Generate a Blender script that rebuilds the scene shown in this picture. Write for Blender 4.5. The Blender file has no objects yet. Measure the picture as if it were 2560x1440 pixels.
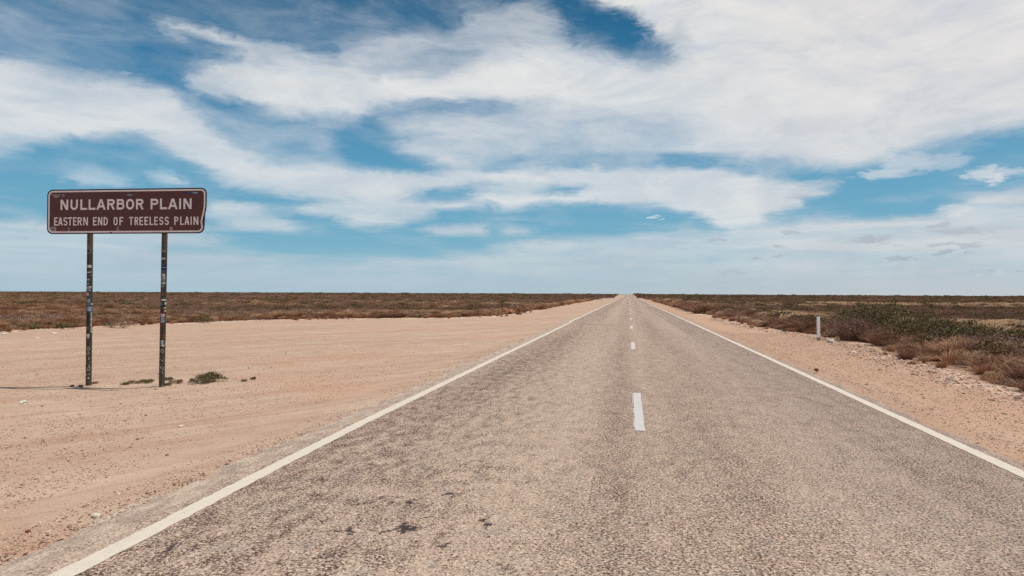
import bpy, math, random
import numpy as np
from mathutils import Vector, Matrix

random.seed(7)
rng = np.random.default_rng(11)
SC = bpy.context.scene
COL = SC.collection

# ------------------------------------------------------------------ camera
F = 1656.0                      # focal length in 2560-wide pixels
CAMH = 1.65
YAW = math.radians(10.0)        # camera looks 10 degrees left of the road axis (+Y)
PITCH = math.radians(0.50)
ROLL = math.radians(0.29)
CY, SY = math.cos(YAW), math.sin(YAW)
cam = bpy.data.cameras.new("camera")
cam.sensor_width = 36.0
cam.lens = 36.0 * F / 2560.0
cam.clip_start = 0.05
cam.clip_end = 30000
cam_ob = bpy.data.objects.new("camera", cam)
COL.objects.link(cam_ob)
cam_ob.matrix_world = (Matrix.Translation((0, 0, CAMH)) @ Matrix.Rotation(YAW, 4, 'Z')
                       @ Matrix.Rotation(math.pi / 2 + PITCH, 4, 'X') @ Matrix.Rotation(ROLL, 4, 'Z'))
SC.camera = cam_ob
CAMR = cam_ob.matrix_world.to_3x3()

# ------------------------------------------------------------------ exposure
SC.view_settings.view_transform = 'Standard'
SC.view_settings.look = 'None'
SC.view_settings.exposure = 0.0
SC.view_settings.gamma = 1.0
SC.view_settings.use_curve_mapping = False
SC.cycles.use_denoising = False
SC.cycles.max_bounces = 6

# ------------------------------------------------------------------ sun
SUN_EL = math.radians(66)
sx, sy = 0.972, 0.235           # horizontal direction towards the sun
n_ = math.hypot(sx, sy); sx /= n_; sy /= n_
sun_dir = Vector((sx * math.cos(SUN_EL), sy * math.cos(SUN_EL), math.sin(SUN_EL)))
sl = bpy.data.lights.new("sun", 'SUN')
sl.energy = 3.4
sl.angle = math.radians(0.55)
sl.color = (1.0, 0.95, 0.88)
sun_ob = bpy.data.objects.new("sun", sl)
COL.objects.link(sun_ob)
sun_ob.rotation_euler = sun_dir.to_track_quat('Z', 'Y').to_euler()
sun_ob.location = (20, 10, 40)


# ------------------------------------------------------------------ node helper
def srgb(h):
    h = h.lstrip('#')
    out = []
    for i in (0, 2, 4):
        c = int(h[i:i + 2], 16) / 255
        out.append(c / 12.92 if c <= 0.04045 else ((c + 0.055) / 1.055) ** 2.4)
    return (*out, 1.0)


class NT:
    def __init__(s, tree):
        s.t = tree; s.n = tree.nodes; s.l = tree.links

    def node(s, typ, **kw):
        nd = s.n.new(typ)
        for k, v in kw.items():
            setattr(nd, k, v)
        return nd

    def put(s, sock, v):
        if isinstance(v, bpy.types.NodeSocket):
            s.l.new(v, sock)
        else:
            if sock.type == 'RGBA' and isinstance(v, (tuple, list)) and len(v) == 3:
                v = (*v, 1.0)
            sock.default_value = v

    def math(s, op, a, b=0.0, c=None, clamp=False):
        nd = s.node('ShaderNodeMath', operation=op, use_clamp=clamp)
        s.put(nd.inputs[0], a); s.put(nd.inputs[1], b)
        if c is not None:
            s.put(nd.inputs[2], c)
        return nd.outputs[0]

    def mix(s, f, a, b, blend='MIX'):
        nd = s.node('ShaderNodeMix', data_type='RGBA', blend_type=blend)
        s.put(nd.inputs[0], f); s.put(nd.inputs[6], a); s.put(nd.inputs[7], b)
        return nd.outputs[2]

    def noise(s, vec, scale, detail=3, rough=0.55, dist=0.0, out=0):
        nd = s.node('ShaderNodeTexNoise')
        if vec is not None:
            s.put(nd.inputs['Vector'], vec)
        nd.inputs['Scale'].default_value = scale
        nd.inputs['Detail'].default_value = detail
        nd.inputs['Roughness'].default_value = rough
        nd.inputs['Distortion'].default_value = dist
        return nd.outputs[out]

    def mapping(s, vec, loc=(0, 0, 0), rot=(0, 0, 0), scale=(1, 1, 1)):
        nd = s.node('ShaderNodeMapping')
        s.put(nd.inputs[0], vec)
        nd.inputs[1].default_value = loc; nd.inputs[2].default_value = rot; nd.inputs[3].default_value = scale
        return nd.outputs[0]

    def ramp(s, fac, stops, interp='LINEAR'):
        nd = s.node('ShaderNodeValToRGB')
        cr = nd.color_ramp; cr.interpolation = interp
        while len(cr.elements) < len(stops):
            cr.elements.new(0.5)
        for e, (p, c) in zip(cr.elements, stops):
            e.position = p
            if isinstance(c, (int, float)):
                c = (c, c, c, 1)
            elif len(c) == 3:
                c = (*c, 1)
            e.color = c
        s.put(nd.inputs[0], fac)
        return nd.outputs[0]

    def smooth(s, v, lo, hi, to0=0.0, to1=1.0):
        nd = s.node('ShaderNodeMapRange', interpolation_type='SMOOTHSTEP')
        s.put(nd.inputs[0], v)
        nd.inputs[1].default_value = lo; nd.inputs[2].default_value = hi
        nd.inputs[3].default_value = to0; nd.inputs[4].default_value = to1
        return nd.outputs[0]

    def sep(s, vec):
        nd = s.node('ShaderNodeSeparateXYZ'); s.put(nd.inputs[0], vec)
        return nd.outputs

    def comb(s, x, y, z=0.0):
        nd = s.node('ShaderNodeCombineXYZ')
        s.put(nd.inputs[0], x); s.put(nd.inputs[1], y); s.put(nd.inputs[2], z)
        return nd.outputs[0]


# ------------------------------------------------------------------ sky (world)
# cloud cover by direction, 0 clear .. 1 solid: soft-edged cloud outlines laid one over the other
SHAPES = [
    (.06, 1, [(-200, -200), (2800, -200), (2800, 800), (-200, 800)]),
    (.22, 30, [(-200, -150), (300, -150), (330, 40), (400, 210), (250, 190), (-200, 90)]),
    (.36, 30, [(-200, 10), (90, 30), (220, 110), (300, 190), (150, 170), (-200, 110)]),
    (.14, 20, [(330, -100), (560, -60), (640, 50), (560, 60), (430, 20)]),
    (.12, 20, [(320, 60), (420, 70), (580, 120), (450, 190), (440, 235), (360, 210), (330, 150)]),
    (.66, 9, [(415, 66), (530, 76), (640, 92), (740, 118), (860, 150), (860, 250), (620, 245), (470, 240), (455, 190), (530, 150), (605, 140), (585, 122), (520, 104), (430, 86)]),
    (.45, 8, [(745, 36), (860, 46), (980, 50), (970, 68), (900, 64), (800, 52)]),
    (.30, 15, [(850, 90), (1000, 70), (1100, 60), (1000, 130), (860, 160)]),
    (.52, 12, [(860, 120), (1000, 82), (1150, 72), (1172, 22), (1300, 12), (1405, 16), (1435, 50), (1400, 95), (1250, 145), (1180, 190), (1000, 180), (870, 175)]),
    (.36, 9, [(1080, 120), (1160, 105), (1190, 135), (1130, 150)]),
    (.86, 18, [(640, 170), (860, 158), (980, 185), (1100, 190), (1200, 152), (1300, 112), (1380, 98), (1480, 122), (1560, 146), (1680, 130), (1690, 60), (1600, 30), (1560, -150),
               (2800, -150), (2800, 300), (2450, 320), (2250, 390), (2100, 420), (1900, 395), (1700, 385), (1600, 360), (1450, 350), (1300, 385), (1150, 365),
               (1000, 330), (1010, 300), (1250, 288), (1340, 272), (1250, 252), (1000, 248), (860, 258), (700, 245), (560, 225), (590, 190)]),
    (.95, 12, [(1447, -150), (1455, 8), (1500, 22), (1573, 34), (1596, 66), (1616, 98), (1665, 100), (1700, 40), (1700, -150)]),
    (.03, 8, [(1200, -150), (1210, 4), (1380, 6), (1408, 20), (1428, 48), (1412, 84), (1450, 100), (1500, 110), (1560, 132), (1640, 138), (1668, 104), (1622, 100), (1597, 72), (1570, 40), (1492, 26), (1445, 6), (1440, -150)]),
    (.34, 9, [(1420, 88), (1500, 100), (1560, 118), (1660, 118), (1700, 150), (1620, 165), (1540, 145), (1450, 120)]),
    (.66, 25, [(1000, 300), (1400, 255), (1700, 290), (1720, 375), (1560, 365), (1400, 375), (1200, 385), (1050, 350)]),
    (.90, 26, [(1720, -150), (2800, -150), (2800, 290), (2350, 330), (2000, 250), (1760, 260), (1700, 120)]),
    (.94, 20, [(1000, 200), (1180, 205), (1330, 140), (1480, 140), (1560, 190), (1500, 240), (1300, 235), (1060, 240)]),
    (.55, 14, [(1360, 340), (1440, 330), (1480, 370), (1380, 385)]),
    (.32, 8, [(1000, 252), (1100, 250), (1250, 254), (1300, 266), (1200, 280), (1080, 280), (980, 268)]),
    (.84, 18, [(-200, 120), (80, 148), (230, 185), (330, 200), (430, 235), (520, 290), (560, 340), (660, 390), (760, 402), (860, 400), (1000, 428), (1100, 440),
               (1100, 470), (1040, 485), (980, 500), (850, 498), (720, 494), (640, 474), (545, 445), (500, 420), (430, 385), (350, 345), (230, 335), (150, 352), (90, 372), (-200, 362)]),
    (.55, 20, [(-200, 350), (90, 350), (110, 385), (40, 405), (-200, 400)]),
    (.90, 15, [(600, 240), (720, 205), (860, 190), (1000, 200), (1000, 255), (860, 295), (700, 285), (640, 262)]),
    (.46, 18, [(460, 262), (600, 262), (700, 285), (860, 292), (900, 308), (860, 345), (850, 400), (740, 402), (640, 372), (540, 305)]),
    (.30, 14, [(670, 340), (760, 330), (780, 375), (700, 385)]),
    (.13, 12, [(840, 312), (930, 308), (1000, 316), (1080, 332), (1000, 342), (975, 362), (1020, 382), (1075, 400), (1060, 428), (950, 418), (880, 404), (845, 388), (860, 345)]),
    (.58, 8, [(975, 364), (1010, 346), (1100, 350), (1230, 372), (1225, 430), (1120, 425), (1080, 397), (1000, 380)]),
    (.62, 12, [(1210, 380), (1500, 370), (1660, 380), (1640, 430), (1230, 432)]),
    (.14, 7, [(1222, 418), (1255, 402), (1330, 398), (1330, 415), (1270, 426)]),
    (.28, 9, [(1330, 405), (1500, 393), (1640, 398), (1600, 416), (1400, 424)]),
    (.12, 7, [(1640, 393), (1720, 385), (1800, 393), (1870, 405), (1850, 424), (1790, 424), (1700, 412)]),
    (.42, 10, [(1840, 398), (1960, 410), (1990, 440), (1900, 436)]),
    (.93, 7, [(900, 420), (1000, 432), (1210, 434), (1300, 424), (1420, 430), (1540, 425), (1700, 420), (1790, 424), (1850, 430), (1980, 450), (2090, 456), (2095, 474), (2010, 496), (1990, 516),
              (1930, 535), (1900, 560), (1840, 575), (1790, 570), (1760, 558), (1740, 535), (1700, 522), (1560, 516), (1400, 512), (1260, 522), (1200, 505), (1150, 492), (1200, 478), (1300, 474),
              (1430, 480), (1470, 470), (1300, 465), (1180, 460), (1100, 466), (1040, 474), (980, 497), (900, 490)]),
    (.08, 5, [(1190, 467), (1300, 465), (1440, 466), (1485, 474), (1430, 486), (1300, 478), (1200, 478)]),
    (.08, 7, [(1025, 482), (1090, 470), (1180, 478), (1140, 493), (1060, 497)]),
    (.04, 8, [(515, 462), (545, 458), (640, 485), (720, 498), (850, 504), (740, 528), (730, 545), (800, 560), (860, 572), (1040, 568), (1120, 540), (1230, 530), (1400, 520), (1700, 526),
              (1740, 543), (1775, 572), (1640, 580), (1540, 580), (1440, 590), (1340, 604), (1260, 614), (1100, 628), (1000, 642), (880, 648), (740, 642), (650, 628), (520, 612), (520, 580)]),
    (.80, 7, [(735, 532), (850, 506), (960, 498), (1050, 498), (1180, 514), (1205, 524), (1100, 530), (1040, 555), (960, 570), (880, 560), (850, 546), (760, 542)]),
    (.45, 8, [(1320, 545), (1380, 538), (1440, 550), (1440, 568), (1350, 562)]),
    (.80, 4, [(1060, 580), (1120, 566), (1215, 573), (1222, 584), (1100, 590)]),
    (.62, 5, [(1240, 582), (1290, 562), (1335, 568), (1330, 582), (1270, 592)]),
    (.70, 8, [(505, 510), (560, 507), (640, 510), (690, 545), (765, 580), (640, 578), (560, 566), (505, 548)]),
    (.50, 4, [(650, 518), (730, 516), (760, 526), (690, 531)]),
    (.04, 12, [(-200, 405), (60, 408), (120, 375), (180, 355), (350, 352), (430, 395), (500, 425), (550, 458), (530, 500), (500, 530), (-200, 545)]),
    (.34, 7, [(300, 375), (420, 376), (560, 398), (480, 402), (340, 392)]),
    (.62, 5, [(172, 432), (240, 429), (325, 446), (310, 460), (200, 460)]),
    (.66, 4, [(363, 420), (400, 428), (452, 440), (456, 460), (395, 460), (412, 446)]),
    (.28, 8, [(-200, 462), (60, 462), (110, 475), (-200, 474)]),
    (.68, 7, [(-200, 545), (110, 550), (300, 560), (500, 582), (560, 612), (430, 624), (600, 624), (740, 646), (900, 656), (1100, 640), (1260, 614), (1500, 592), (1700, 576), (1800, 580),
              (2000, 565), (2800, 500), (2800, 900), (-200, 900)]),
    (.40, 8, [(430, 618), (620, 616), (560, 628)]),
    (.78, 12, [(1790, 580), (1960, 552), (2100, 540), (2200, 548), (2330, 545), (2400, 512), (2480, 482), (2800, 450), (2800, 690), (1900, 690), (1700, 620)]),
    (.05, 7, [(2085, 474), (2140, 450), (2200, 446), (2260, 440), (2320, 428), (2420, 430), (2500, 440), (2800, 430), (2800, 462), (2560, 466), (2420, 482), (2380, 508), (2330, 540),
              (2200, 540), (2080, 534), (2025, 514), (2000, 500), (2040, 490), (2100, 487)]),
    (.34, 6, [(2100, 484), (2200, 478), (2290, 490), (2180, 498)]),
    (.04, 3, [(1930, 536), (1970, 523), (2035, 532), (1990, 538)]),
    (.20, 7, [(2480, 338), (2540, 330), (2800, 325), (2800, 348), (2560, 348)]),
    (.50, 10, [(2300, 372), (2430, 355), (2440, 372), (2330, 395)]),
]


def paint_cover():
    """rasterise the outlines on a coarse board, 8 units a cell"""
    xs = np.arange(-160, 2728, 8.0); ys = np.arange(-160, 768, 8.0)
    X, Y = np.meshgrid(xs, ys)
    A = np.zeros_like(X)
    for v, soft, poly in SHAPES:
        ins = np.zeros(X.shape, bool); dmin = np.full(X.shape, 1e9)
        n = len(poly)
        for i in range(n):
            x0, y0 = poly[i]; x1, y1 = poly[(i + 1) % n]
            if y0 != y1:
                ins ^= ((y0 > Y) != (y1 > Y)) & (X < (x1 - x0) * (Y - y0) / (y1 - y0) + x0)
            dx, dy = x1 - x0, y1 - y0
            t = np.clip(((X - x0) * dx + (Y - y0) * dy) / (dx * dx + dy * dy), 0, 1)
            dmin = np.minimum(dmin, np.hypot(X - x0 - t * dx, (Y - y0 - t * dy) * 1.6))
        sd = np.where(ins, dmin, -dmin)
        soft = soft * (1.35 if min(p[1] for p in poly) < 380 else 1.0)
        m = np.clip(sd / (3.9 * soft) + .5, 0, 1); m = m * m * (3 - 2 * m)
        A = A * (1 - m) + v * m
    return A


CG = paint_cover()


def cover_at(px, py):
    gx = min(max((px + 160) / 8.0, 0), CG.shape[1] - 1.001); gy = min(max((py + 160) / 8.0, 0), CG.shape[0] - 1.001)
    i, j = int(gy), int(gx); fy, fx = gy - i, gx - j
    return (CG[i, j] * (1 - fx) * (1 - fy) + CG[i, j + 1] * fx * (1 - fy)
            + CG[i + 1, j] * (1 - fx) * fy + CG[i + 1, j + 1] * fx * fy)


def dir_to_px(az, el):
    d = Vector((math.sin(az) * math.cos(el), math.cos(az) * math.cos(el), math.sin(el)))
    c = CAMR.transposed() @ d
    if c.z > -0.05:
        return (2560 if az > -YAW else 0, 300)
    return (1280 + F * c.x / -c.z, 720 - F * c.y / -c.z)


def px_to_azel(px, py):
    d = CAMR @ Vector(((px - 1280) / F, (720 - py) / F, -1)).normalized()
    return math.atan2(d.x, d.y), math.asin(d.z)


def build_world():
    w = bpy.data.worlds.new("World"); SC.world = w
    w.use_nodes = True
    t = NT(w.node_tree); t.n.clear()
    out = t.node('ShaderNodeOutputWorld'); bg = t.node('ShaderNodeBackground')
    t.l.new(bg.outputs[0], out.inputs[0])
    tc = t.node('ShaderNodeTexCoord')
    d = tc.outputs['Generated']
    x, y, z = t.sep(d)
    az = t.math('ARCTAN2', x, y)
    el = t.math('ARCSINE', z)
    # layer coordinates: the cloud sheet seen in perspective
    zz = t.math('MAXIMUM', t.math('ADD', z, 0.06), 0.02)
    u = t.math('DIVIDE', x, zz); v = t.math('DIVIDE', y, zz)
    azs = px_to_azel(1830, 730)[0]
    P = t.mapping(t.comb(u, v, 0.0), rot=(0, 0, azs))      # streak direction onto Y
    warpn = t.noise(t.mapping(P, scale=(0.55, 0.16, 1)), 1.0, 5, 0.55, 0.0, out=1)
    wx, wy, wz = t.sep(warpn)
    angv = t.comb(az, el, 0.0)
    wisp = t.noise(t.mapping(angv, scale=(5.0, 13.0, 1)), 1.0, 6, 0.6, 0.6, out=1)
    qx, qy, qz = t.sep(wisp)
    azw = t.math('ADD', az, t.math('ADD', t.math('MULTIPLY', t.math('SUBTRACT', wx, .5), 0.05),
                                   t.math('MULTIPLY', t.math('SUBTRACT', qx, .5), 0.085)))
    elf = t.smooth(el, 0.0, 0.25, 0.2, 1.0)
    fine = t.noise(t.mapping(angv, loc=(4, 2, 0), rot=(0, 0, .3), scale=(20.0, 48.0, 1)), 1.0, 7, 0.66, 0.8, out=1)
    fx_, fy_, fz_ = t.sep(fine)
    azw = t.math('ADD', azw, t.math('MULTIPLY', t.math('SUBTRACT', fx_, .5), 0.060))
    elw = t.math('ADD', el, t.math('MULTIPLY', elf, t.math('ADD', t.math('MULTIPLY', t.math('SUBTRACT', wy, .5), 0.022),
                                   t.math('MULTIPLY_ADD', t.math('SUBTRACT', fy_, .5), 0.026, t.math('MULTIPLY', t.math('SUBTRACT', qy, .5), 0.036)))))
    AZ0, AZ1 = math.radians(-10 - 42), math.radians(-10 + 42)
    fac = t.node('ShaderNodeMapRange')
    t.put(fac.inputs[0], azw); fac.inputs[1].default_value = AZ0; fac.inputs[2].default_value = AZ1
    NR, NCOL = 39, 84
    ELMAX = math.radians(25.5)
    step = ELMAX / (NR - 1)
    pos = t.math('MINIMUM', t.math('MAXIMUM', t.math('DIVIDE', elw, step), 0.0), NR - 1.001)
    pv = t.comb(pos, pos, pos)
    fv = t.comb(fac.outputs[0], fac.outputs[0], fac.outputs[0])

    def vm(op, a, b=None):
        nd = t.node('ShaderNodeVectorMath', operation=op)
        t.put(nd.inputs[0], a)
        if b is not None: t.put(nd.inputs[1], b)
        return nd.outputs['Value'] if op == 'DOT_PRODUCT' else nd.outputs[0]
    acc = None
    for r in range(0, NR, 3):
        cn_ = t.node('ShaderNodeRGBCurve')
        mp = cn_.mapping
        for ch in range(3):
            er = step * (r + ch)
            cu = mp.curves[ch]
            for k in range(NCOL + 1):
                q = k / NCOL
                v = float(cover_at(*dir_to_px(AZ0 + (AZ1 - AZ0) * q, er)))
                if k == 0: pt = cu.points[0]; pt.location = (0.0, v)
                elif k == NCOL: pt = cu.points[-1]; pt.location = (1.0, v)
                else: pt = cu.points.new(q, v)
                pt.handle_type = 'VECTOR'
        mp.update()
        t.put(cn_.inputs['Color'], fv)
        w3 = vm('MAXIMUM', vm('SUBTRACT', (1.0, 1.0, 1.0), vm('ABSOLUTE', vm('SUBTRACT', pv, (float(r), r + 1.0, r + 2.0)))), (0.0, 0.0, 0.0))
        d3 = vm('DOT_PRODUCT', w3, cn_.outputs[0])
        acc = d3 if acc is None else t.math('ADD', acc, d3)
    cover = acc
    # wispy detail
    n1 = t.noise(t.mapping(P, scale=(1.0, 0.26, 1)), 1.3, 9, 0.54, 0.25)
    n2 = t.noise(t.mapping(angv, loc=(3, 1, 0), scale=(8.0, 24.0, 1)), 1.0, 9, 0.60, 0.8)
    n3 = t.noise(t.mapping(t.comb(azw, elw, 0.0), loc=(1, 7, 0), rot=(0, 0, .35), scale=(18.0, 60.0, 1)), 1.0, 7, 0.60, 1.0)
    n = t.math('ADD', t.math('ADD', t.math('MULTIPLY', n1, 0.46), t.math('MULTIPLY', n2, 0.36)), t.math('MULTIPLY', n3, 0.18))
    nn = t.math('MULTIPLY', t.math('MULTIPLY', t.math('SUBTRACT', n, 0.5), t.smooth(el, 0.0, 0.16, 1.1, 1.75)), t.smooth(cover, .62, 1.0, 1.0, .55))
    lay = t.noise(t.mapping(t.comb(azw, elw, 0.0), loc=(6, 3, 0), scale=(3.2, 52.0, 1)), 1.0, 7, 0.62, 0.5)
    nn = t.math('MULTIPLY_ADD', t.math('SUBTRACT', lay, .5), t.smooth(el, .10, .19, 1.15, 0.0), nn)
    dens = t.math('ADD', cover, nn)
    dens = t.math('MULTIPLY_ADD', t.smooth(dens, -0.06, 1.06), .7, t.math('MULTIPLY', t.math('MAXIMUM', t.math('MINIMUM', dens, 1.0), 0.0), .3))
    # clear-sky colour
    nis = t.node('ShaderNodeTexSky', sky_type='NISHITA')
    nis.sun_disc = False
    nis.sun_elevation = SUN_EL
    nis.sun_rotation = math.atan2(sx, sy)
    nis.altitude = 50; nis.air_density = 1.0; nis.dust_density = 0.6; nis.ozone_density = 2.0
    nsk = t.mix(1.0, nis.outputs[0], (0.075, 0.082, 0.085, 1), 'MULTIPLY')
    clear = t.ramp(t.math('DIVIDE', el, 0.5), [
        (0.0, srgb('#a3bfcd')), (0.05, srgb('#8cbcd3')), (0.14, srgb('#74b0ca')), (0.36, srgb('#5c9fc1')),
        (0.56, srgb('#3a80aa')), (0.80, srgb('#18628a')), (1.0, srgb('#11557c'))])
    clear = t.mix(0.12, clear, nsk)
    # cloud colour: bright high up, greyer low down and in thick parts
    cn = t.noise(t.mapping(angv, loc=(9, 4, 0), rot=(0, 0, .25), scale=(5.0, 14.0, 1)), 1.0, 6, 0.62, 0.8)
    bright = t.ramp(t.math('DIVIDE', el, 0.5), [
        (0.0, srgb('#bfccd4')), (0.10, srgb('#cfd9de')), (0.24, srgb('#dae0e3')), (0.45, srgb('#e2e4e5')), (0.9, srgb('#e9e8e5'))])
    shade = t.ramp(t.math('DIVIDE', el, 0.5), [
        (0.0, srgb('#b4c1ca')), (0.12, srgb('#bdc9d2')), (0.3, srgb('#cbd3db')), (0.9, srgb('#ced4dc'))])
    ccol = t.mix(t.math('MULTIPLY', t.smooth(cn, 0.32, 0.60), t.smooth(cover, .3, .95, .35, 1.0)), shade, bright)
    warm = t.smooth(az, 0.0, 0.35)
    ccol = t.mix(t.math('MULTIPLY', warm, 0.5), ccol, t.mix(1.0, ccol, (1.06, 0.985, 0.95, 1), 'MULTIPLY'))
    col = t.mix(dens, clear, ccol)
    # horizon haze
    hz = t.ramp(t.math('DIVIDE', el, 0.12), [(0.0, 0.80), (0.14, 0.42), (0.45, 0.08), (0.8, 0.0)])
    hcol = t.ramp(t.smooth(az, -0.75, 0.5), [(0.0, srgb('#a8c4d2')), (0.6, srgb('#b0c1cb')), (1.0, srgb('#c3c9cc'))])
    col = t.mix(hz, col, hcol)

    # small separate cloudlets: (px, py, half width, half height, colour, strength)
    puffs = [(2268, 408, 62, 26, '#e2e2e4', .62), (2362, 406, 60, 20, '#e0e0e4', .5), (2200, 436, 60, 13, '#dcdfe4', .7),
             (2455, 434, 32, 14, '#e4e4e6', .72), (2520, 432, 50, 14, '#dedee2', .6), (2492, 448, 26, 12, '#e8e6e8', .8),
             (2388, 528, 48, 15, '#e2e2e4', .6), (2030, 318, 105, 26, '#bfc3cd', .45), (1634, 548, 14, 5, '#d8e2e8', .8),
             (1995, 492, 32, 6, '#b8bdc6', .6), (2188, 598, 55, 7, '#a9b0bb', .7), (2400, 580, 70, 11, '#b0b4be', .7),
             (2345, 562, 34, 6, '#adb2bc', .7), (1983, 580, 22, 6, '#aab0ba', .65), (1795, 604, 22, 5, '#a3acb8', .65),
             (2350, 632, 32, 5, '#9fa7b2', .65), (2360, 615, 36, 5, '#a5abb6', .6), (2425, 612, 32, 5, '#a7acb7', .6),
             (2222, 610, 24, 4, '#a7acb7', .6), (2255, 646, 30, 4, '#9ea7b1', .6), (1945, 619, 20, 4, '#a5adb7', .6),
             (1892, 646, 16, 3, '#9da8b3', .55), (1940, 640, 12, 3, '#9da8b3', .55), (2485, 684, 26, 4, '#d0d3d8', .7),
             (2160, 604, 26, 4, '#a7acb7', .55), (310, 180, 14, 5, '#a8c0d4', .55), (1820, 682, 40, 5, '#a3afb9', .4),
             (250, 445, 85, 17, '#9cc2d8', .55), (408, 440, 42, 20, '#a5c6d9', .55), (1120, 576, 80, 8, '#b3c6d4', .55),
             (2460, 676, 16, 3, '#a4abb4', .5), (2545, 678, 22, 4, '#a4abb4', .5), (2426, 629, 9, 3, '#9aa3af', .6)]
    en = t.noise(t.mapping(angv, scale=(34, 90, 1)), 1.0, 7, 0.68, 0.3, out=1)
    ex, ey, ez = t.sep(en)
    pa = t.math('ADD', az, t.math('MULTIPLY', t.math('SUBTRACT', ex, .5), 0.075))
    pe = t.math('ADD', el, t.math('MULTIPLY', t.math('SUBTRACT', ey, .5), 0.026))
    for px, py, hw, hh, c, st in puffs:
        a0, e0 = px_to_azel(px, py)
        a1 = abs(px_to_azel(px + hw, py)[0] - a0); e1 = abs(px_to_azel(px, py + hh)[1] - e0)
        dx = t.math('DIVIDE', t.math('SUBTRACT', pa, a0), a1)
        dy = t.math('DIVIDE', t.math('SUBTRACT', pe, e0), e1)
        r2 = t.math('MULTIPLY_ADD', dx, dx, t.math('MULTIPLY', dy, dy))
        m = t.smooth(r2, 0.0, 1.8, st * .85, 0.0)
        col = t.mix(m, col, srgb(c))
    t.put(bg.inputs[0], col)
    bg.inputs[1].default_value = 1.0
    w.cycles.sampling_method = 'MANUAL'
    w.cycles.sample_map_resolution = 512


build_world()


# ------------------------------------------------------------------ mesh helpers
def mesh_np(name, V, Fc, mat=None, smooth=False):
    V = np.asarray(V, np.float32).reshape(-1, 3)
    Fc = np.asarray(Fc, np.int32)
    me = bpy.data.meshes.new(name)
    k = Fc.shape[1]; nf = Fc.shape[0]
    me.vertices.add(len(V)); me.vertices.foreach_set('co', V.ravel())
    me.loops.add(nf * k); me.loops.foreach_set('vertex_index', Fc.ravel())
    me.polygons.add(nf)
    me.polygons.foreach_set('loop_start', np.arange(0, nf * k, k, dtype=np.int32))
    me.polygons.foreach_set('loop_total', np.full(nf, k, np.int32))
    if smooth:
        me.polygons.foreach_set('use_smooth', np.ones(nf, bool))
    me.update(calc_edges=True)
    me.validate()
    if mat:
        me.materials.append(mat)
    return me


def put(me, name=None, parent=None, loc=None, rotz=None):
    o = bpy.data.objects.new(name or me.name, me)
    COL.objects.link(o)
    if parent:
        o.parent = parent
    if loc is not None:
        o.location = loc
    if rotz is not None:
        o.rotation_euler = (0, 0, rotz)
    return o


def tag(o, label=None, cat=None, group=None, kind=None):
    if label: o['label'] = label
    if cat: o['category'] = cat
    if group: o['group'] = group
    if kind: o['kind'] = kind
    return o


def empty(name, loc, rz=0.0):
    o = bpy.data.objects.new(name, None); COL.objects.link(o)
    o.location = loc; o.rotation_euler = (0, 0, rz); o.empty_display_size = 0.2
    return o


class MB:
    def __init__(s):
        s.v = []; s.f = []

    def add(s, vs, fs):
        b = len(s.v); s.v += [tuple(v) for v in vs]; s.f += [tuple(b + i for i in f) for f in fs]

    def box(s, x0, x1, y0, y1, z0, z1):
        s.add([(x, y, z) for z in (z0, z1) for y in (y0, y1) for x in (x0, x1)],
              [(0, 2, 3, 1), (4, 5, 7, 6), (0, 1, 5, 4), (2, 6, 7, 3), (0, 4, 6, 2), (1, 3, 7, 5)])

    def build(s, name, mat, parent=None, smooth=False, loc=None):
        me = bpy.data.meshes.new(name)
        me.from_pydata(s.v, [], s.f); me.update()
        if smooth:
            for p in me.polygons: p.use_smooth = True
        if mat: me.materials.append(mat)
        return put(me, name, parent, loc)


# 2-D value noise for layout
class VN:
    def __init__(s, seed, n=256):
        s.g = np.random.default_rng(seed).random((n, n)); s.n = n

    def __call__(s, x, y):
        x = np.asarray(x, float); y = np.asarray(y, float)
        xi = np.floor(x).astype(int); yi = np.floor(y).astype(int)
        fx = x - xi; fy = y - yi
        fx = fx * fx * (3 - 2 * fx); fy = fy * fy * (3 - 2 * fy)
        g = s.g; n = s.n
        a = g[xi % n, yi % n]; b = g[(xi + 1) % n, yi % n]; c = g[xi % n, (yi + 1) % n]; d = g[(xi + 1) % n, (yi + 1) % n]
        return (a * (1 - fx) + b * fx) * (1 - fy) + (c * (1 - fx) + d * fx) * fy


vn1, vn2, vn3, vn4 = VN(1), VN(2), VN(3), VN(4)


def fbm(vn, x, y, o=4):
    r = 0; a = .5; t = 0
    for i in range(o):
        r = r + a * vn(x * 2 ** i + 17 * i, y * 2 ** i + 5 * i); t += a; a *= .5
    return r / t


# ------------------------------------------------------------------ layout functions
LX, RX, CX = -3.33, 3.60, 0.135      # edge-line and centre-line positions
LB_Y = [-30, 10, 22.9, 30, 36.3, 41.0, 43.5, 47, 52, 94, 230, 700, 9000]
LB_X = [-30, -28, -25.4, -24.2, -22, -16.6, -11.6, -9.6, -9.1, -9.3, -9.6, -9.6, -9.6]


def left_edge(y):
    return np.interp(y, LB_Y, LB_X) + (fbm(vn3, np.asarray(y) * .5, 3.3) - .5) * 0.9


def right_edge(y):
    b = np.interp(y, [-30, 8, 14, 19, 24, 30, 36, 60, 9000], [7.0, 6.9, 6.8, 7.2, 7.9, 7.6, 6.5, 6.3, 6.3])
    return b + (fbm(vn4, np.asarray(y) * .7, 8.1) - .5) * 0.9


def scrub_depth(x, y):
    """metres inside the scrub (negative: on bare dirt)"""
    return np.maximum(left_edge(y) - x, x - right_edge(y))


def profile_road(y):
    return np.interp(y, [-50, 290, 330, 380, 430, 470, 530, 600, 640, 700, 1200, 9500],
                     [0, 0, -.15, -.75, -.95, -.55, .55, 1.38, 1.42, 1.25, .2, 0])


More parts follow.
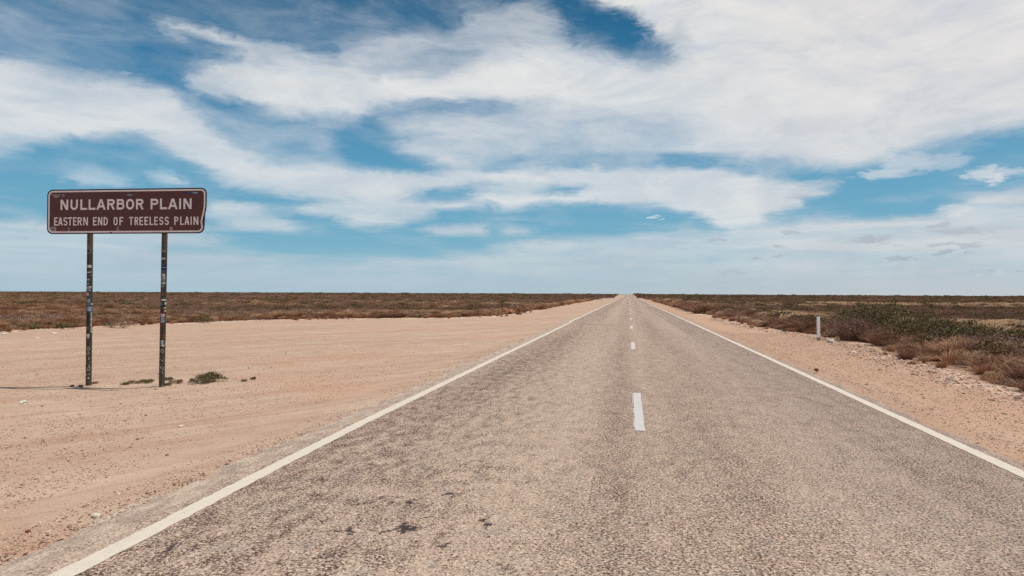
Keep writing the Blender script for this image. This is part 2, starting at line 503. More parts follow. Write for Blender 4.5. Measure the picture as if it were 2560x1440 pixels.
def profile_side(y):
    return np.interp(y, [-50, 330, 600, 640, 9500], [0, 0, 1.25, 1.32, 1.2])


def hgt(x, y):
    x = np.asarray(x, float); y = np.asarray(y, float)
    dr = np.abs(x - CX)
    w = np.clip((dr - 14) / 30, 0, 1); w = w * w * (3 - 2 * w)
    base = profile_road(y) * (1 - w) + profile_side(y) * w
    sd = scrub_depth(x, y)
    ins = np.clip(sd / 1.5 + .3, 0, 1)
    off = np.clip((dr - 4.6) / 2.0, 0, 1)
    rough = (fbm(vn1, x * .9, y * .9) - .5) * .05 * off
    rough2 = (fbm(vn2, x * .22, y * .22) - .5) * .22 * ins * off
    berm = .07 * np.exp(-((sd - .2) / .7) ** 2) * (x < 0) * off
    for px_, py_ in ((-9.5, 10.33), (-8.07, 10.43)):
        base = base + .035 * np.exp(-((x - px_) ** 2 + (y - py_) ** 2) / .05)
    low = -.05 * np.clip((dr - 3.9) / .7, 0, 1)
    return base + rough + rough2 + berm + low


# ------------------------------------------------------------------ materials
def new_mat(name):
    m = bpy.data.materials.new(name); m.use_nodes = True
    t = NT(m.node_tree)
    p = m.node_tree.nodes['Principled BSDF']
    p.inputs['Roughness'].default_value = 0.9
    p.inputs['Specular IOR Level'].default_value = 0.15
    return m, t, p


def bump(t, p, h, dist=0.01, strength=1.0):
    b = t.node('ShaderNodeBump'); b.inputs['Distance'].default_value = dist; b.inputs['Strength'].default_value = strength
    t.put(b.inputs['Height'], h); t.l.new(b.outputs[0], p.inputs['Normal'])


def mat_ground():
    m, t, p = new_mat('dirt')
    g = t.node('ShaderNodeNewGeometry'); P = g.outputs['Position']
    x, y, z = t.sep(P)
    at = t.node('ShaderNodeAttribute', attribute_name='scrub'); sc = at.outputs['Fac']
    # vehicle tracks sweep off the road into the parking area
    ty = t.mapping(P, rot=(0, 0, math.radians(33)), scale=(1, 1, 1))
    tr = t.math('ADD', t.math('MULTIPLY', t.noise(t.mapping(ty, scale=(1.3, 0.10, 1)), 1.0, 7, 0.62, 0.8), .6), t.math('MULTIPLY', t.noise(P, 1.4, 5, .65), .4))
    tr2 = t.noise(t.mapping(ty, loc=(7, 3, 0), scale=(4.5, 0.14, 1)), 1.0, 4, 0.6, 0.3)
    big = t.noise(P, 0.22, 4, 0.55)
    c = t.ramp(tr, [(0.36, (.43, .268, .180)), (0.47, (.505, .347, .246)), (0.57, (.56, .402, .291)), (0.68, (.65, .485, .362))])
    c = t.mix(t.smooth(tr2, .54, .68, 0, .5), c, (.44, .255, .165, 1))
    c = t.mix(t.smooth(big, .50, .64, 0, .6), c, (.55, .315, .21, 1))
    rn = t.noise(t.mapping(ty, loc=(1, 2, 0), scale=(.42, .022, 1)), 1.0, 2, .4, .2)
    ridge = t.smooth(t.math('ABSOLUTE', t.math('SUBTRACT', t.math('FRACT', t.math('MULTIPLY', rn, 9.0)), .5)), .0, .10, 1, 0)
    ridge = t.math('MULTIPLY', ridge, t.smooth(t.noise(P, .5, 3), .42, .6))
    c = t.mix(t.math('MULTIPLY', ridge, .42), c, (.39, .235, .155, 1))
    # right verge is redder
    c = t.mix(t.smooth(x, 2.5, 4.2, 0, .62), c, (.53, .315, .205, 1))
    # gravel speckle
    s1 = t.noise(P, 20, 4, 0.75); s2 = t.noise(P, 60, 2, 0.6)
    vo = t.node('ShaderNodeTexVoronoi'); t.put(vo.inputs['Vector'], P); vo.inputs['Scale'].default_value = 34
    stone = t.smooth(t.sep(vo.outputs['Color'])[0], .80, .90)
    stone = t.math('MULTIPLY', stone, t.smooth(vo.outputs['Distance'], .25, .5, 1, 0))
    c = t.mix(t.math('MULTIPLY', stone, .6), c, (.68, .52, .41, 1))
    dk = t.math('MULTIPLY', t.smooth(s1, .55, .64), t.smooth(s2, .45, .58))
    c = t.mix(t.math('MULTIPLY', dk, .72), c, (.17, .09, .06, 1))
    c = t.mix(t.smooth(s2, .3, .7, 0.0, .22), c, (.36, .21, .135, 1))
    # soil and litter under the scrub
    sn = t.noise(P, 1.1, 6, 0.65)
    soil = t.ramp(sn, [(.32, (.20, .11, .07)), (.46, (.29, .165, .105)), (.6, (.39, .235, .15)), (.75, (.47, .30, .2))])
    # far ground cover: low brown plants too small to stand apart
    fn = t.noise(t.mapping(P, scale=(.02, .035, 1)), 1.0, 8, 0.7)
    far = t.ramp(fn, [(.38, (.12, .068, .050)), (.5, (.165, .096, .069)), (.62, (.25, .158, .108))])
    soil = t.mix(t.smooth(y, 120, 420), soil, far)
    edge = t.math('MULTIPLY', t.smooth(sc, .0, .12), t.smooth(sc, .35, .8, 1, 0))
    c = t.mix(t.math('MULTIPLY', edge, .8), c, (.66, .46, .335, 1))
    c = t.mix(t.smooth(sc, .25, 1.0), c, soil)
    t.put(p.inputs['Base Color'], c)
    hh = t.math('ADD', t.math('MULTIPLY', s1, 1.0), t.math('MULTIPLY', stone, .8))
    bump(t, p, hh, 0.012, 0.7)
    return m


def mat_road():
    m, t, p = new_mat('chip_seal')
    g = t.node('ShaderNodeNewGeometry'); P = g.outputs['Position']
    x, y, z = t.sep(P)
    # cover of bare stone across the lanes, from wear: (x from -4 to 4.2)
    fx = t.math('DIVIDE', t.math('ADD', t.math('ADD', x, 4.0), t.math('MULTIPLY', t.math('SUBTRACT', t.noise(P, .35, 3), .5), .55)), 8.2)
    prof = t.ramp(fx, [(0.0, .78), (.075, .72), (.10, .46), (.20, .36), (.28, .54), (.34, .74), (.40, .68), (.455, .50), (.485, .50),
                       (.52, .68), (.56, .58), (.61, .46), (.66, .52), (.72, .66), (.77, .60), (.84, .42), (.90, .38), (.93, .48), (1.0, .66)])
    lo = t.noise(t.mapping(P, scale=(1.2, .05, 1)), .9, 5, 0.6)
    lo2 = t.noise(t.mapping(P, scale=(1.0, .30, 1)), 3.2, 5, 0.7)
    cov = t.math('ADD', prof, t.math('ADD', t.math('MULTIPLY', t.math('SUBTRACT', lo, .5), 1.1),
                                     t.math('MULTIPLY', t.math('SUBTRACT', lo2, .5), .75)))
    # pits between stones
    s1 = t.noise(P, 48, 3, 0.72); s2 = t.noise(t.mapping(P, loc=(5, 5, 1)), 130, 2, 0.6)
    s = t.math('ADD', t.math('MULTIPLY', s1, .72), t.math('MULTIPLY', s2, .28))
    mot = t.noise(t.mapping(P, loc=(3, 3, 0), scale=(1.0, .45, 1)), 7.0, 6, .72)
    mota = t.ramp(t.math('DIVIDE', t.math('ADD', x, 4.0), 8.2), [(0, .5), (.12, 1.0), (.34, .9), (.46, .45), (.6, .35), (1, .45)])
    cov = t.math('SUBTRACT', cov, t.math('MULTIPLY', t.math('MULTIPLY', t.math('SUBTRACT', mot, .5), mota), 3.5))
    thr = t.math('SUBTRACT', .517, t.math('MULTIPLY', cov, .100))      # more cover = fewer pits
    pit = t.smooth(t.math('SUBTRACT', t.math('ADD', s, .0), t.math('SUBTRACT', 1.0, thr)), -.012, .012, 0, 1)
    vo = t.node('ShaderNodeTexVoronoi'); t.put(vo.inputs['Vector'], P); vo.inputs['Scale'].default_value = 60
    vr = t.sep(vo.outputs['Color'])
    st = t.ramp(vr[0], [(0.0, (.32, .235, .175)), (.35, (.445, .338, .252)), (.7, (.57, .445, .33)), (1.0, (.80, .66, .50))])
    st = t.mix(t.smooth(cov, .2, .95, 0, .35), t.mix(1.0, st, (.93, .85, .86, 1), 'MULTIPLY'), (.53, .405, .30, 1))
    st = t.mix(t.smooth(x, .9, 3.0, 0, .40), st, (.395, .302, .262, 1))
    tint = t.noise(P, 5.0, 3)
    st = t.mix(t.smooth(tint, .52, .7, 0, .35), st, (.33, .31, .27, 1))
    # red dust drifts on at the edges
    dn = t.noise(t.mapping(P, scale=(1, .3, 1)), 2.2, 5, .65)
    dd = t.math('ADD', t.math('ABSOLUTE', t.math('SUBTRACT', x, CX)), t.math('MULTIPLY', t.math('SUBTRACT', dn, .5), .7))
    c = t.mix(t.math('MULTIPLY', pit, t.smooth(dd, 3.45, 3.75, .94, .5)), st, (.070, .036, .029, 1))
    # bleeding patches of bare bitumen in the left wheel tracks
    pm = t.noise(t.mapping(P, scale=(1.0, .8, 1)), 3.6, 6, 0.75, .3)
    lane = t.ramp(t.math('DIVIDE', t.math('ADD', x, 4.0), 8.2), [(.08, .3), (.16, 1.0), (.36, 1.0), (.42, .25), (.6, .1), (.8, .35), (.9, 0)])
    blob = t.math('MULTIPLY', t.math('MULTIPLY', t.smooth(pm, .60, .62), t.smooth(lane, .1, .9)), t.smooth(y, 5.0, 7.5, 1, 0))
    c = t.mix(t.math('MULTIPLY', blob, .9), c, (.040, .027, .027, 1))
    shc = t.ramp(t.noise(t.mapping(P, loc=(2, 9, 0), scale=(2.6, .8, 1)), 3.0, 9, .78), [(.42, (.36, .275, .225)), (.50, (.50, .375, .285)), (.60, (.66, .53, .41))])
    c = t.mix(t.math('MULTIPLY', t.smooth(dd, 3.42, 3.75, 0, .85), t.math('SUBTRACT', 1.0, t.math('MULTIPLY', pit, .75))), c, shc)
    t.put(p.inputs['Base Color'], c)
    p.inputs['Roughness'].default_value = .8
    bump(t, p, t.math('SUBTRACT', vo.outputs['Distance'], t.math('MULTIPLY', pit, .7)), 0.006, .8)
    return m


def mat_paint(name, col, wear=.5):
    m, t, p = new_mat(name)
    g = t.node('ShaderNodeNewGeometry'); P = g.outputs['Position']
    n = t.noise(P, 60, 4, .7); n2 = t.noise(P, 9, 4, .6)
    c = t.mix(t.smooth(n2, .4, .75, 0, .35), col, tuple(v * .78 for v in col[:3]) + (1,))
    c = t.mix(t.smooth(n, .57, .66, 0, wear), c, (.30, .22, .17, 1))
    c = t.mix(t.smooth(t.noise(P, 2.2, 5, .7), .55, .75, 0, .4), c, (.52, .40, .31, 1))
    t.put(p.inputs['Base Color'], c)
    p.inputs['Roughness'].default_value = .7
    bump(t, p, n, .004, .6)
    return m


def mat_plain(name, col, rough=.6, var=.25, spec=.3, scale=8.0):
    m, t, p = new_mat(name)
    tc = t.node('ShaderNodeTexCoord')
    n = t.noise(tc.outputs['Object'], scale, 5, .65)
    c = t.mix(t.smooth(n, .35, .7, 0, 1), col, tuple(v * (1 - var) for v in col[:3]) + (1,))
    t.put(p.inputs['Base Color'], c)
    p.inputs['Roughness'].default_value = rough
    p.inputs['Specular IOR Level'].default_value = spec
    return m


def mat_plant(name, c0, c1, c2, trans=.15):
    m, t, p = new_mat(name)
    oi = t.node('ShaderNodeObjectInfo')
    g = t.node('ShaderNodeNewGeometry')
    ri = g.outputs['Random Per Island']
    a = t.mix(oi.outputs['Random'], c0, c1)
    c = t.mix(t.smooth(ri, .55, 1.0, 0, .75), a, c2)
    c = t.mix(t.smooth(ri, 0.0, .3, .35, 0), c, tuple(v * .55 for v in c0[:3]) + (1,))
    t.put(p.inputs['Base Color'], c)
    return m


M = {}
M['ground'] = mat_ground()
M['road'] = mat_road()
M['line'] = mat_paint('worn_cream_paint', (.70, .60, .49, 1), .55)
M['dash'] = mat_paint('worn_white_paint', (.60, .56, .53, 1), .35)
M['ghost'] = mat_paint('faded_old_paint', (.46, .40, .35, 1), .9)
M['green'] = mat_plant('dark_green_leaves', (.155, .108, .046, 1), (.185, .132, .060, 1), (.26, .19, .10, 1))
M['olive'] = mat_plant('olive_green_leaves', (.165, .130, .058, 1), (.19, .15, .07, 1), (.26, .205, .11, 1))
M['salt'] = mat_plant('grey_saltbush_leaves', (.30, .20, .14, 1), (.38, .26, .185, 1), (.48, .35, .26, 1))
M['brown'] = mat_plant('brown_twigs', (.275, .145, .095, 1), (.36, .20, .13, 1), (.46, .275, .185, 1))
M['purple'] = mat_plant('purple_brown_twigs', (.25, .142, .105, 1), (.32, .19, .142, 1), (.41, .265, .20, 1))
M['straw'] = mat_plant('dry_straw', (.42, .25, .14, 1), (.52, .325, .185, 1), (.70, .48, .31, 1))
M['rust'] = mat_plant('rusty_dry_grass', (.42, .21, .115, 1), (.50, .27, .15, 1), (.62, .38, .23, 1))
M['shrub_green'] = mat_plant('shrub_green_leaves', (.130, .102, .046, 1), (.16, .124, .058, 1), (.235, .185, .10, 1))
M['stem'] = mat_plain('grey_brown_stem', (.12, .075, .05, 1), .9)


# ------------------------------------------------------------------ ground sheet
def build_ground():
    xs = np.concatenate([-np.geomspace(7000, 62, 26), np.arange(-60, -30, 1.5), np.arange(-30, -4.4, .32), [-4.2, -3.9, -2, 2, 3.9, 4.2],
                         np.arange(4.4, 16, .2), np.arange(16, 45, 1.0), np.geomspace(46, 7000, 28)])
    ys = np.concatenate([[-40, -30, -20, -10], np.arange(-6, 32, .3), np.arange(32, 60, .6), np.arange(60, 130, 2.0),
                         np.arange(130, 760, 8.0), np.geomspace(770, 9000, 30)])
    X, Y = np.meshgrid(xs, ys)
    Z = hgt(X, Y)
    road = np.abs(X - CX) < 3.95
    Z = np.where(road, Z - .10, Z)
    nx, ny = len(xs), len(ys)
    V = np.stack([X, Y, Z], -1).reshape(-1, 3)
    idx = np.arange(nx * ny).reshape(ny, nx)
    Fc = np.stack([idx[:-1, :-1], idx[:-1, 1:], idx[1:, 1:], idx[1:, :-1]], -1).reshape(-1, 4)
    me = mesh_np('ground', V, Fc, M['ground'], True)
    a = me.attributes.new('scrub', 'FLOAT', 'POINT')
    sd = scrub_depth(X, Y) + (fbm(vn1, X * 1.7, Y * 1.7) - .5) * 1.6
    a.data.foreach_set('value', np.clip(sd / .9 + .2, 0, 1).astype(np.float32).ravel())
    tag(put(me, 'ground'), kind='structure')


build_ground()


def strip(name, ys, xl, xr, z, mat, kind='structure'):
    ys = np.asarray(ys, float)
    zz = profile_road(ys) + z
    V = np.concatenate([np.stack([xl, ys, zz], -1), np.stack([xr, ys, zz], -1)])
    n = len(ys)
    i = np.arange(n - 1)
    Fc = np.stack([i, i + n, i + n + 1, i + 1], -1)
    me = mesh_np(name, V, Fc, mat)
    return tag(put(me, name), kind=kind)


def build_road():
    ys = np.concatenate([np.arange(-15, 60, .07), np.arange(60, 200, 1.0), np.arange(200, 900, 4), np.geomspace(905, 3000, 20)])
    jl = ((fbm(vn2, ys * 1.3, 4.4, 5) - .5) * .42 + (fbm(vn3, ys * 9, 2.4, 3) - .5) * .11) * (ys < 300)
    jr = (fbm(vn2, ys * 1.3, 9.4, 5) - .5) * .26 * (ys < 300)
    strip('road', ys, LX - .40 + jl, RX + .22 + jr, 0.0, M['road'])
    e = lambda s, a: (vn1(ys * 22, s) - .5) * a * (ys < 60)
    jog = np.interp(ys, [39.0, 39.3], [0, -.10]) + np.interp(ys, [3.9, 5.5, 8.0], [.095, .045, 0.0])
    strip('edge_line', ys, LX - .075 + e(1.5, .022) + jog, LX + .075 + e(3.5, .022) + jog, .004, M['line'])
    strip('edge_line', ys, RX - .07 + e(5.5, .022), RX + .07 + e(7.5, .022), .004, M['line'])
    # broken centre line: 3 m dashes, 9 m gaps
    mb = MB(); gh = MB()
    for k in range(-1, 52):
        y0 = 8.16 + 12.0 * k
        n = 24 if k < 3 else 2
        yy = np.linspace(y0, y0 + 3.1, n + 1)
        zz = profile_road(yy)
        for q in range(n):
            j = [(random.random() - .5) * .008 for _ in range(2)] if n > 2 else [0, 0]
            mb.add([(CX - .055 + j[0], yy[q], zz[q] + .006), (CX + .065 + j[1], yy[q], zz[q] + .006),
                    (CX + .065 + j[1], yy[q + 1], zz[q + 1] + .006), (CX - .055 + j[0], yy[q + 1], zz[q + 1] + .006)], [(0, 1, 2, 3)])
            if k < 6 and random.random() < .8:
                gh.add([(CX - .078, yy[q] + .06, zz[q] + .004), (CX - .05, yy[q] + .06, zz[q] + .004),
                        (CX - .05, yy[q + 1] + .06, zz[q + 1] + .004), (CX - .078, yy[q + 1] + .06, zz[q + 1] + .004)], [(0, 1, 2, 3)])
    tag(mb.build('centre_line', M['dash']), kind='structure')
    tag(gh.build('old_centre_line', M['ghost']), kind='structure')
    # transverse seal join across the left lane
    mj = MB(); mj.add([(-2.6, 36.6, .004), (-.75, 35.6, .004), (-.75, 35.75, .004), (-2.6, 36.85, .004)], [(0, 1, 2, 3)])
    tag(mj.build('road_seam', mat_plain('dark_seal_join', (.16, .125, .10, 1))), kind='structure')


build_road()


# ------------------------------------------------------------------ plants
def unit(n):
    v = rng.normal(size=(n, 3)); return v / np.linalg.norm(v, axis=1, keepdims=True)


def leaf_cloud(n, lobes, size, up=.5, elong=1.6):
    """n small leaf quads spread over and inside lobes (cx,cy,cz,rx,rz)"""
    L = np.array(lobes); w = (L[:, 3] ** 2); w /= w.sum()
    k = rng.choice(len(L), n, p=w)
    d = unit(n); d[:, 2] = np.abs(d[:, 2]) * 1.0 - .15
    r = rng.random(n) ** .35
    c = L[k, :3] + d * r[:, None] * np.stack([L[k, 3], L[k, 3], L[k, 4]], -1)
    c[:, 2] = np.maximum(c[:, 2], .01)
    nrm = unit(n) * .8 + d * .5; nrm[:, 2] += up * .5
    nrm /= np.linalg.norm(nrm, axis=1, keepdims=True)
    a = np.cross(nrm, unit(n)); a /= np.linalg.norm(a, axis=1, keepdims=True)
    b = np.cross(nrm, a)
    s = size * (0.5 + rng.random(n))[:, None]
    q = np.stack([c - a * s * elong, c - b * s * .5, c + a * s * elong, c + b * s * .5], 1)
    return q.reshape(-1, 3), np.arange(n * 4).reshape(n, 4)


def blades(n, rad, h, w, lean=(0, 0), spread=.6, seg=2, head=False, hvar=.5):
    """n curved grass blades or twigs, as narrow strips"""
    ang = rng.random(n) * 2 * np.pi; rr = rad * np.sqrt(rng.random(n)) * .45
    base = np.stack([np.cos(ang) * rr, np.sin(ang) * rr, np.zeros(n)], -1)
    out = np.stack([np.cos(ang), np.sin(ang), np.zeros(n)], -1) * (spread * rng.random(n))[:, None]
    hh = h * (1 - hvar * rng.random(n))
    pts = []
    for s in range(seg + 1):
        f = s / seg
        p = base + out * h * f * (.5 + .8 * f) + np.array([lean[0], lean[1], 0]) * h * f * f
        p[:, 2] = hh * (f - .22 * f * f * (np.linalg.norm(out, axis=1) + math.hypot(*lean)))
        pts.append(p)
    side = np.cross(unit(n), np.array([0, 0, 1.0])); side /= np.linalg.norm(side, axis=1, keepdims=True) + 1e-6
    V = []; 
    for s, p in enumerate(pts):
        ww = w * (1.0 if s < seg else (.25 if not head else .9)) * (1.0 if s else .8)
        V += [p - side * ww, p + side * ww]
    V = np.stack(V, 1)                      # n, 2*(seg+1), 3
    k = 2 * (seg + 1)
    Fc = []
    b = np.arange(n) * k
    for s in range(seg):
        Fc.append(np.stack([b + 2 * s, b + 2 * s + 1, b + 2 * s + 3, b + 2 * s + 2], -1))
    return V.reshape(-1, 3), np.concatenate(Fc)


def join(parts):
    V = []; Fc = []; o = 0
    for v, f in parts:
        V.append(v); Fc.append(f + o); o += len(v)
    return np.concatenate(V), np.concatenate(Fc)


def dome_lobes(n, R, H, flat=.5):
    L = [(0, 0, H * .35, R * .6, H * .6)]
    for i in range(n):
        a = random.random() * 6.28; r = R * (.25 + .55 * random.random())
        s = R * (.25 + .22 * random.random())
        z = H * (.55 * (1 - (r / R) ** 2) + .12 * random.random())
        L.append((math.cos(a) * r, math.sin(a) * r, z, s, s * H / R * (.8 + .5 * random.random())))
    return L


# kinds of plant, each a few variants of unit-ish size (metres at scale 1)
def k_green(R=.6, H=.5, n=1500, s=.022): return leaf_cloud(n, dome_lobes(11, R, H), s)
def k_salt(R=.38, H=.30, n=900, s=.018): return leaf_cloud(n, dome_lobes(8, R, H), s)


def k_brown(R=.4, H=.38, n=420):
    a = blades(n, R, H * 1.1, .006, (.05, .02), 1.0, 2, False, .6)
    b = leaf_cloud(n, dome_lobes(7, R * .95, H * .9), .014, 0, 2.4)
    return join([a, b])


def k_purple(R=.5, H=.34, n=520):
    a = blades(n // 2, R, H * 1.0, .006, (.08, .02), 1.2, 2, False, .6)
    b = leaf_cloud(n, dome_lobes(10, R, H), .016, 0, 2.2)
    return join([a, b])


def k_straw(R=.30, H=.42, n=260):
    a = blades(n, R, H * .75, .0046, (.38, .12), .75, 3, False, .6)
    b = blades(n // 2, R * .8, H * 1.15, .0065, (.70, .18), .45, 4, True, .3)
    return join([a, b])


def k_rust(R=.30, H=.32, n=340):
    a = blades(n, R, H, .0048, (.22, .08), .95, 2, False, .6)
    b = blades(n // 5, R * .8, H * 1.2, .005, (.45, .12), .5, 3, True, .3)
    return join([a, b])


KINDS = [('green', k_green, 'green'), ('salt', k_salt, 'salt'), ('brown', k_brown, 'brown'),
         ('purple', k_purple, 'purple'), ('straw', k_straw, 'straw'), ('rust', k_rust, 'rust')]
KNAME = {'green': 'green_shrub', 'salt': 'saltbush', 'brown': 'brown_shrub', 'purple': 'bluebush', 'straw': 'grass_tuft', 'rust': 'grass_tussock'}
NVAR = 3
PROTO = {}
for kn, fn, mk in KINDS:
    PROTO[kn] = [mesh_np(KNAME[kn], *fn(), M[mk]) for _ in range(NVAR)]


def patch_mesh(fn_list, n, R, mk, scale):
    parts = []
    for i in range(n):
        v, f = random.choice(fn_list)()
        a = random.random() * 6.28; r = R * math.sqrt(random.random()); s = scale * (.6 + .8 * random.random())
        v = v * s + np.array([math.cos(a) * r, math.sin(a) * r, 0]); parts.append((v, f))
    return mesh_np('patch', *join(parts), M[mk])


# wide clumps for the distance, coarser leaves
PROTO['fgreen'] = [patch_mesh([lambda: k_green(.6, .55, 260, .05)], 4, 1.0, 'green', 1.0) for _ in range(2)]
PROTO['fsalt'] = [patch_mesh([lambda: k_salt(.45, .32, 150, .045)], 9, 1.6, 'salt', 1.0) for _ in range(2)]
PROTO['fbrown'] = [patch_mesh([lambda: leaf_cloud(170, dome_lobes(6, .45, .38), .045, 0, 2)], 8, 1.5, 'brown', 1.0) for _ in range(2)]
PROTO['fpurple'] = [patch_mesh([lambda: leaf_cloud(170, dome_lobes(6, .5, .36), .045, 0, 2)], 8, 1.5, 'purple', 1.0) for _ in range(2)]
PROTO['fstraw'] = [patch_mesh([lambda: blades(110, .4, .34, .014, (.3, .1), .8, 2)], 10, 1.6, 'straw', 1.0) for _ in range(2)]


# ---- specific plants (placed by the ground they stand on)
def at(px, py, z=0.0):
    """ground point (x, y) seen at a pixel of the photograph, for height z"""
    d = CAMR @ Vector(((px - 1280) / F, (720 - py) / F, -1))
    k = (z - CAMH) / d.z
    return d.x * k, d.y * k


taken = []


def shrub(kind, px, py, R, H, label, n=None, leaf=.022, name=None, cat='shrub', group=None, stems=True, x=None, y=None, mat=None):
    if x is None:
        x, y = at(px, py)
    dist = math.hypot(x, y)
    k = max(1.0, dist / 26.0)
    if n is None:
        n = int(2600 * R * max(H, .3) / (leaf / .022) ** 1.2)
    n = int(min(max(n / k, 250), 14000))
    lobes = dome_lobes(int(10 + 14 * R), R, H)
    V, Fc = leaf_cloud(n, lobes, leaf * k ** .6)
    if kind in ('brown', 'purple'):
        b = blades(int(n * .25), R, H * 1.05, .005 * k ** .6, (.05, .02), 1.0 * R / max(H, .1) * .6, 2, False, .6)
        V, Fc = join([(V, Fc), b])
    z = float(hgt(x, y))
    root = empty(name or KNAME.get(kind, 'shrub'), (x, y, z - .02), random.random() * 0)
    tag(root, label, cat, group)
    put(mesh_np('foliage', V, Fc, M[mat or ('shrub_green' if kind == 'green' else kind)]), 'foliage', root)
    if stems:
        mb = MB()
        for i in range(7):
            lb = random.choice(lobes)
            tx, ty, tz = lb[0], lb[1], lb[2]
            w = .012
            bx, by = random.uniform(-.06, .06) * R, random.uniform(-.06, .06) * R
            mb.add([(bx - w, by - w, 0), (bx + w, by - w, 0), (bx, by + w, 0), (tx - w * .3, ty - w * .3, tz), (tx + w * .3, ty - w * .3, tz), (tx, ty + w * .3, tz)],
                   [(0, 1, 4, 3), (1, 2, 5, 4), (2, 0, 3, 5)])
        mb.build('stem', M['stem'], root)
    taken.append((x, y, R * .8))
    return root


shrub('green', 0, 0, 1.85, 1.62, 'tall dark green shrub, the biggest one, just right of and behind the white guide post', x=9.75, y=28.6, leaf=.03)
shrub('green', 0, 0, 1.5, 1.22, 'spreading mid green shrub adjoining the biggest shrub on its right side', x=10.0, y=25.1, leaf=.026)
shrub('green', 0, 0, 1.25, .95, 'lower green shrub at the right end of the green clump right of the guide post', x=9.9, y=22.1, leaf=.024)
shrub('purple', 0, 0, .98, 1.05, 'purplish brown twiggy shrub directly behind and right of the white guide post', x=8.35, y=26.9, leaf=.02)
shrub('brown', 0, 0, .75, .7, 'reddish brown twiggy shrub in front of the biggest green shrub', x=8.6, y=24.6, leaf=.018)
shrub('purple', 0, 0, 1.0, .78, 'wide purplish brown shrub behind the straw tussocks near the right edge of the photo', x=9.4, y=16.6, leaf=.018)
shrub('purple', 0, 0, .95, .82, 'dark brown twiggy shrub between the green clump and the right edge of the photo', x=9.6, y=19.4, leaf=.018)
shrub('green', 1736, 760, 1.9, 1.35, 'round dark shrub standing alone right of the road in the middle distance', leaf=.05)
shrub('green', 2230, 778, 1.6, .8, 'dark green shrub far back in the right-hand scrub behind the biggest shrub', leaf=.04)
shrub('green', 2410, 782, 1.6, .75, 'dark green shrub in the far right-hand scrub beyond the band of straw grass', leaf=.04)
shrub('green', 2545, 776, 1.5, .7, 'dark shrub at the right edge of the photo well back in the scrub', leaf=.04)
shrub('green', 70, 774, 1.5, .55, 'dark green shrub farthest back in the scrub left of the sign', leaf=.04)
shrub('green', 95, 789, .8, .35, 'low dark shrub in the scrub left of the left sign post', leaf=.035)
shrub('green', 12, 822, .75, .42, 'dark green shrub at the left edge of the photo behind the dirt clearing', leaf=.03)
shrub('green', 72, 824, .55, .36, 'olive shrub beside the dark one near the left edge of the photo', leaf=.03, mat='olive')
shrub('green', 158, 821, .6, .38, 'dark shrub just left of the left sign post at the scrub edge', leaf=.03)
shrub('green', 243, 797, .8, .40, 'dark shrub right behind the left sign post', leaf=.035)
shrub('green', 290, 776, 1.3, .5, 'wide dark shrub between the sign posts, far back in the scrub', leaf=.04)
shrub('green', 279, 816, .55, .38, 'dark round shrub between the sign posts near the scrub edge', leaf=.03)
shrub('salt', 311, 818, .75, .42, 'pale grey-green saltbush dome between the sign posts at the scrub edge', leaf=.025, mat='salt')
shrub('green', 420, 786, .8, .42, 'dark shrub just right of the right sign post in the scrub', leaf=.035)
shrub('green', 505, 806, .6, .4, 'dark spiky shrub right of the sign at the scrub edge', leaf=.03)
shrub('green', 1035, 792, .7, .48, 'left one of two dark shrubs where the clearing edge nears the road', leaf=.03)
shrub('green', 1092, 792, .7, .5, 'right one of two dark shrubs where the clearing edge nears the road', leaf=.03)
shrub('rust', 1260, 786, 1.0, .62, 'tall rusty bush at the corner where the clearing meets the road verge', leaf=.03, name='rusty_bush', mat='rust')
shrub('brown', 1300, 782, 1.2, .72, 'dark reddish brown bush beside the rusty bush left of the road', leaf=.03)


# weeds at the foot of the sign
def weed(px, py, R, H, n, label, mat='olive', leaf=.011):
    x, y = at(px, py)
    root = empty('weed', (x, y, float(hgt(x, y)) - .005)); tag(root, label, 'weed')
    put(mesh_np('foliage', *leaf_cloud(n, dome_lobes(9, R, H), leaf), M[mat]), 'foliage', root)
    put(mesh_np('stem', *blades(int(n / 14), R * .9, H * 1.25, .0022, (0, 0), 1.0 * R / H * .5, 2, True), M['stem']), 'stem', root)


M['weed'] = mat_plant('weed_leaves', (.125, .110, .045, 1), (.16, .14, .06, 1), (.25, .21, .11, 1))
M['weedred'] = mat_plant('dry_red_weed', (.26, .14, .08, 1), (.30, .17, .10, 1), (.38, .25, .15, 1))
weed(522, 949, .30, .19, 1700, 'green weed, the largest of those right of the right sign post', 'weed')
weed(487, 953, .13, .13, 260, 'small sprawling shoot at the left foot of the largest green weed', 'weed')
weed(366, 948, .17, .07, 500, 'low green weed just left of the right sign post', 'weed')
weed(335, 951, .15, .07, 300, 'dry reddish weed left of the low green weed between the sign posts', 'weedred')
weed(315, 955, .10, .06, 180, 'small dark weed, leftmost of those between the sign posts', 'weed')
weed(420, 944, .12, .08, 300, 'small green weed immediately behind the right sign post', 'weed')
weed(440, 952, .14, .08, 330, 'dry reddish weed just right of the right sign post', 'weedred')
weed(418, 960, .10, .06, 200, 'tiny weed at the foot of the right sign post', 'weed')
weed(609, 947, .07, .04, 130, 'tiny weed on bare dirt, nearer the sign of the two farthest right', 'weed')
weed(634, 943, .07, .06, 150, 'tiny weed on bare dirt, farthest right of all the weeds', 'weed')
weed(203, 963, .07, .04, 130, 'tiny dry weed at the foot of the left sign post', 'weedred')
weed(180, 960, .06, .03, 90, 'tiny flat weed a hand left of the left sign post', 'weed')
weed(236, 953, .10, .05, 110, 'thin dry weed just right of the left sign post', 'weedred')


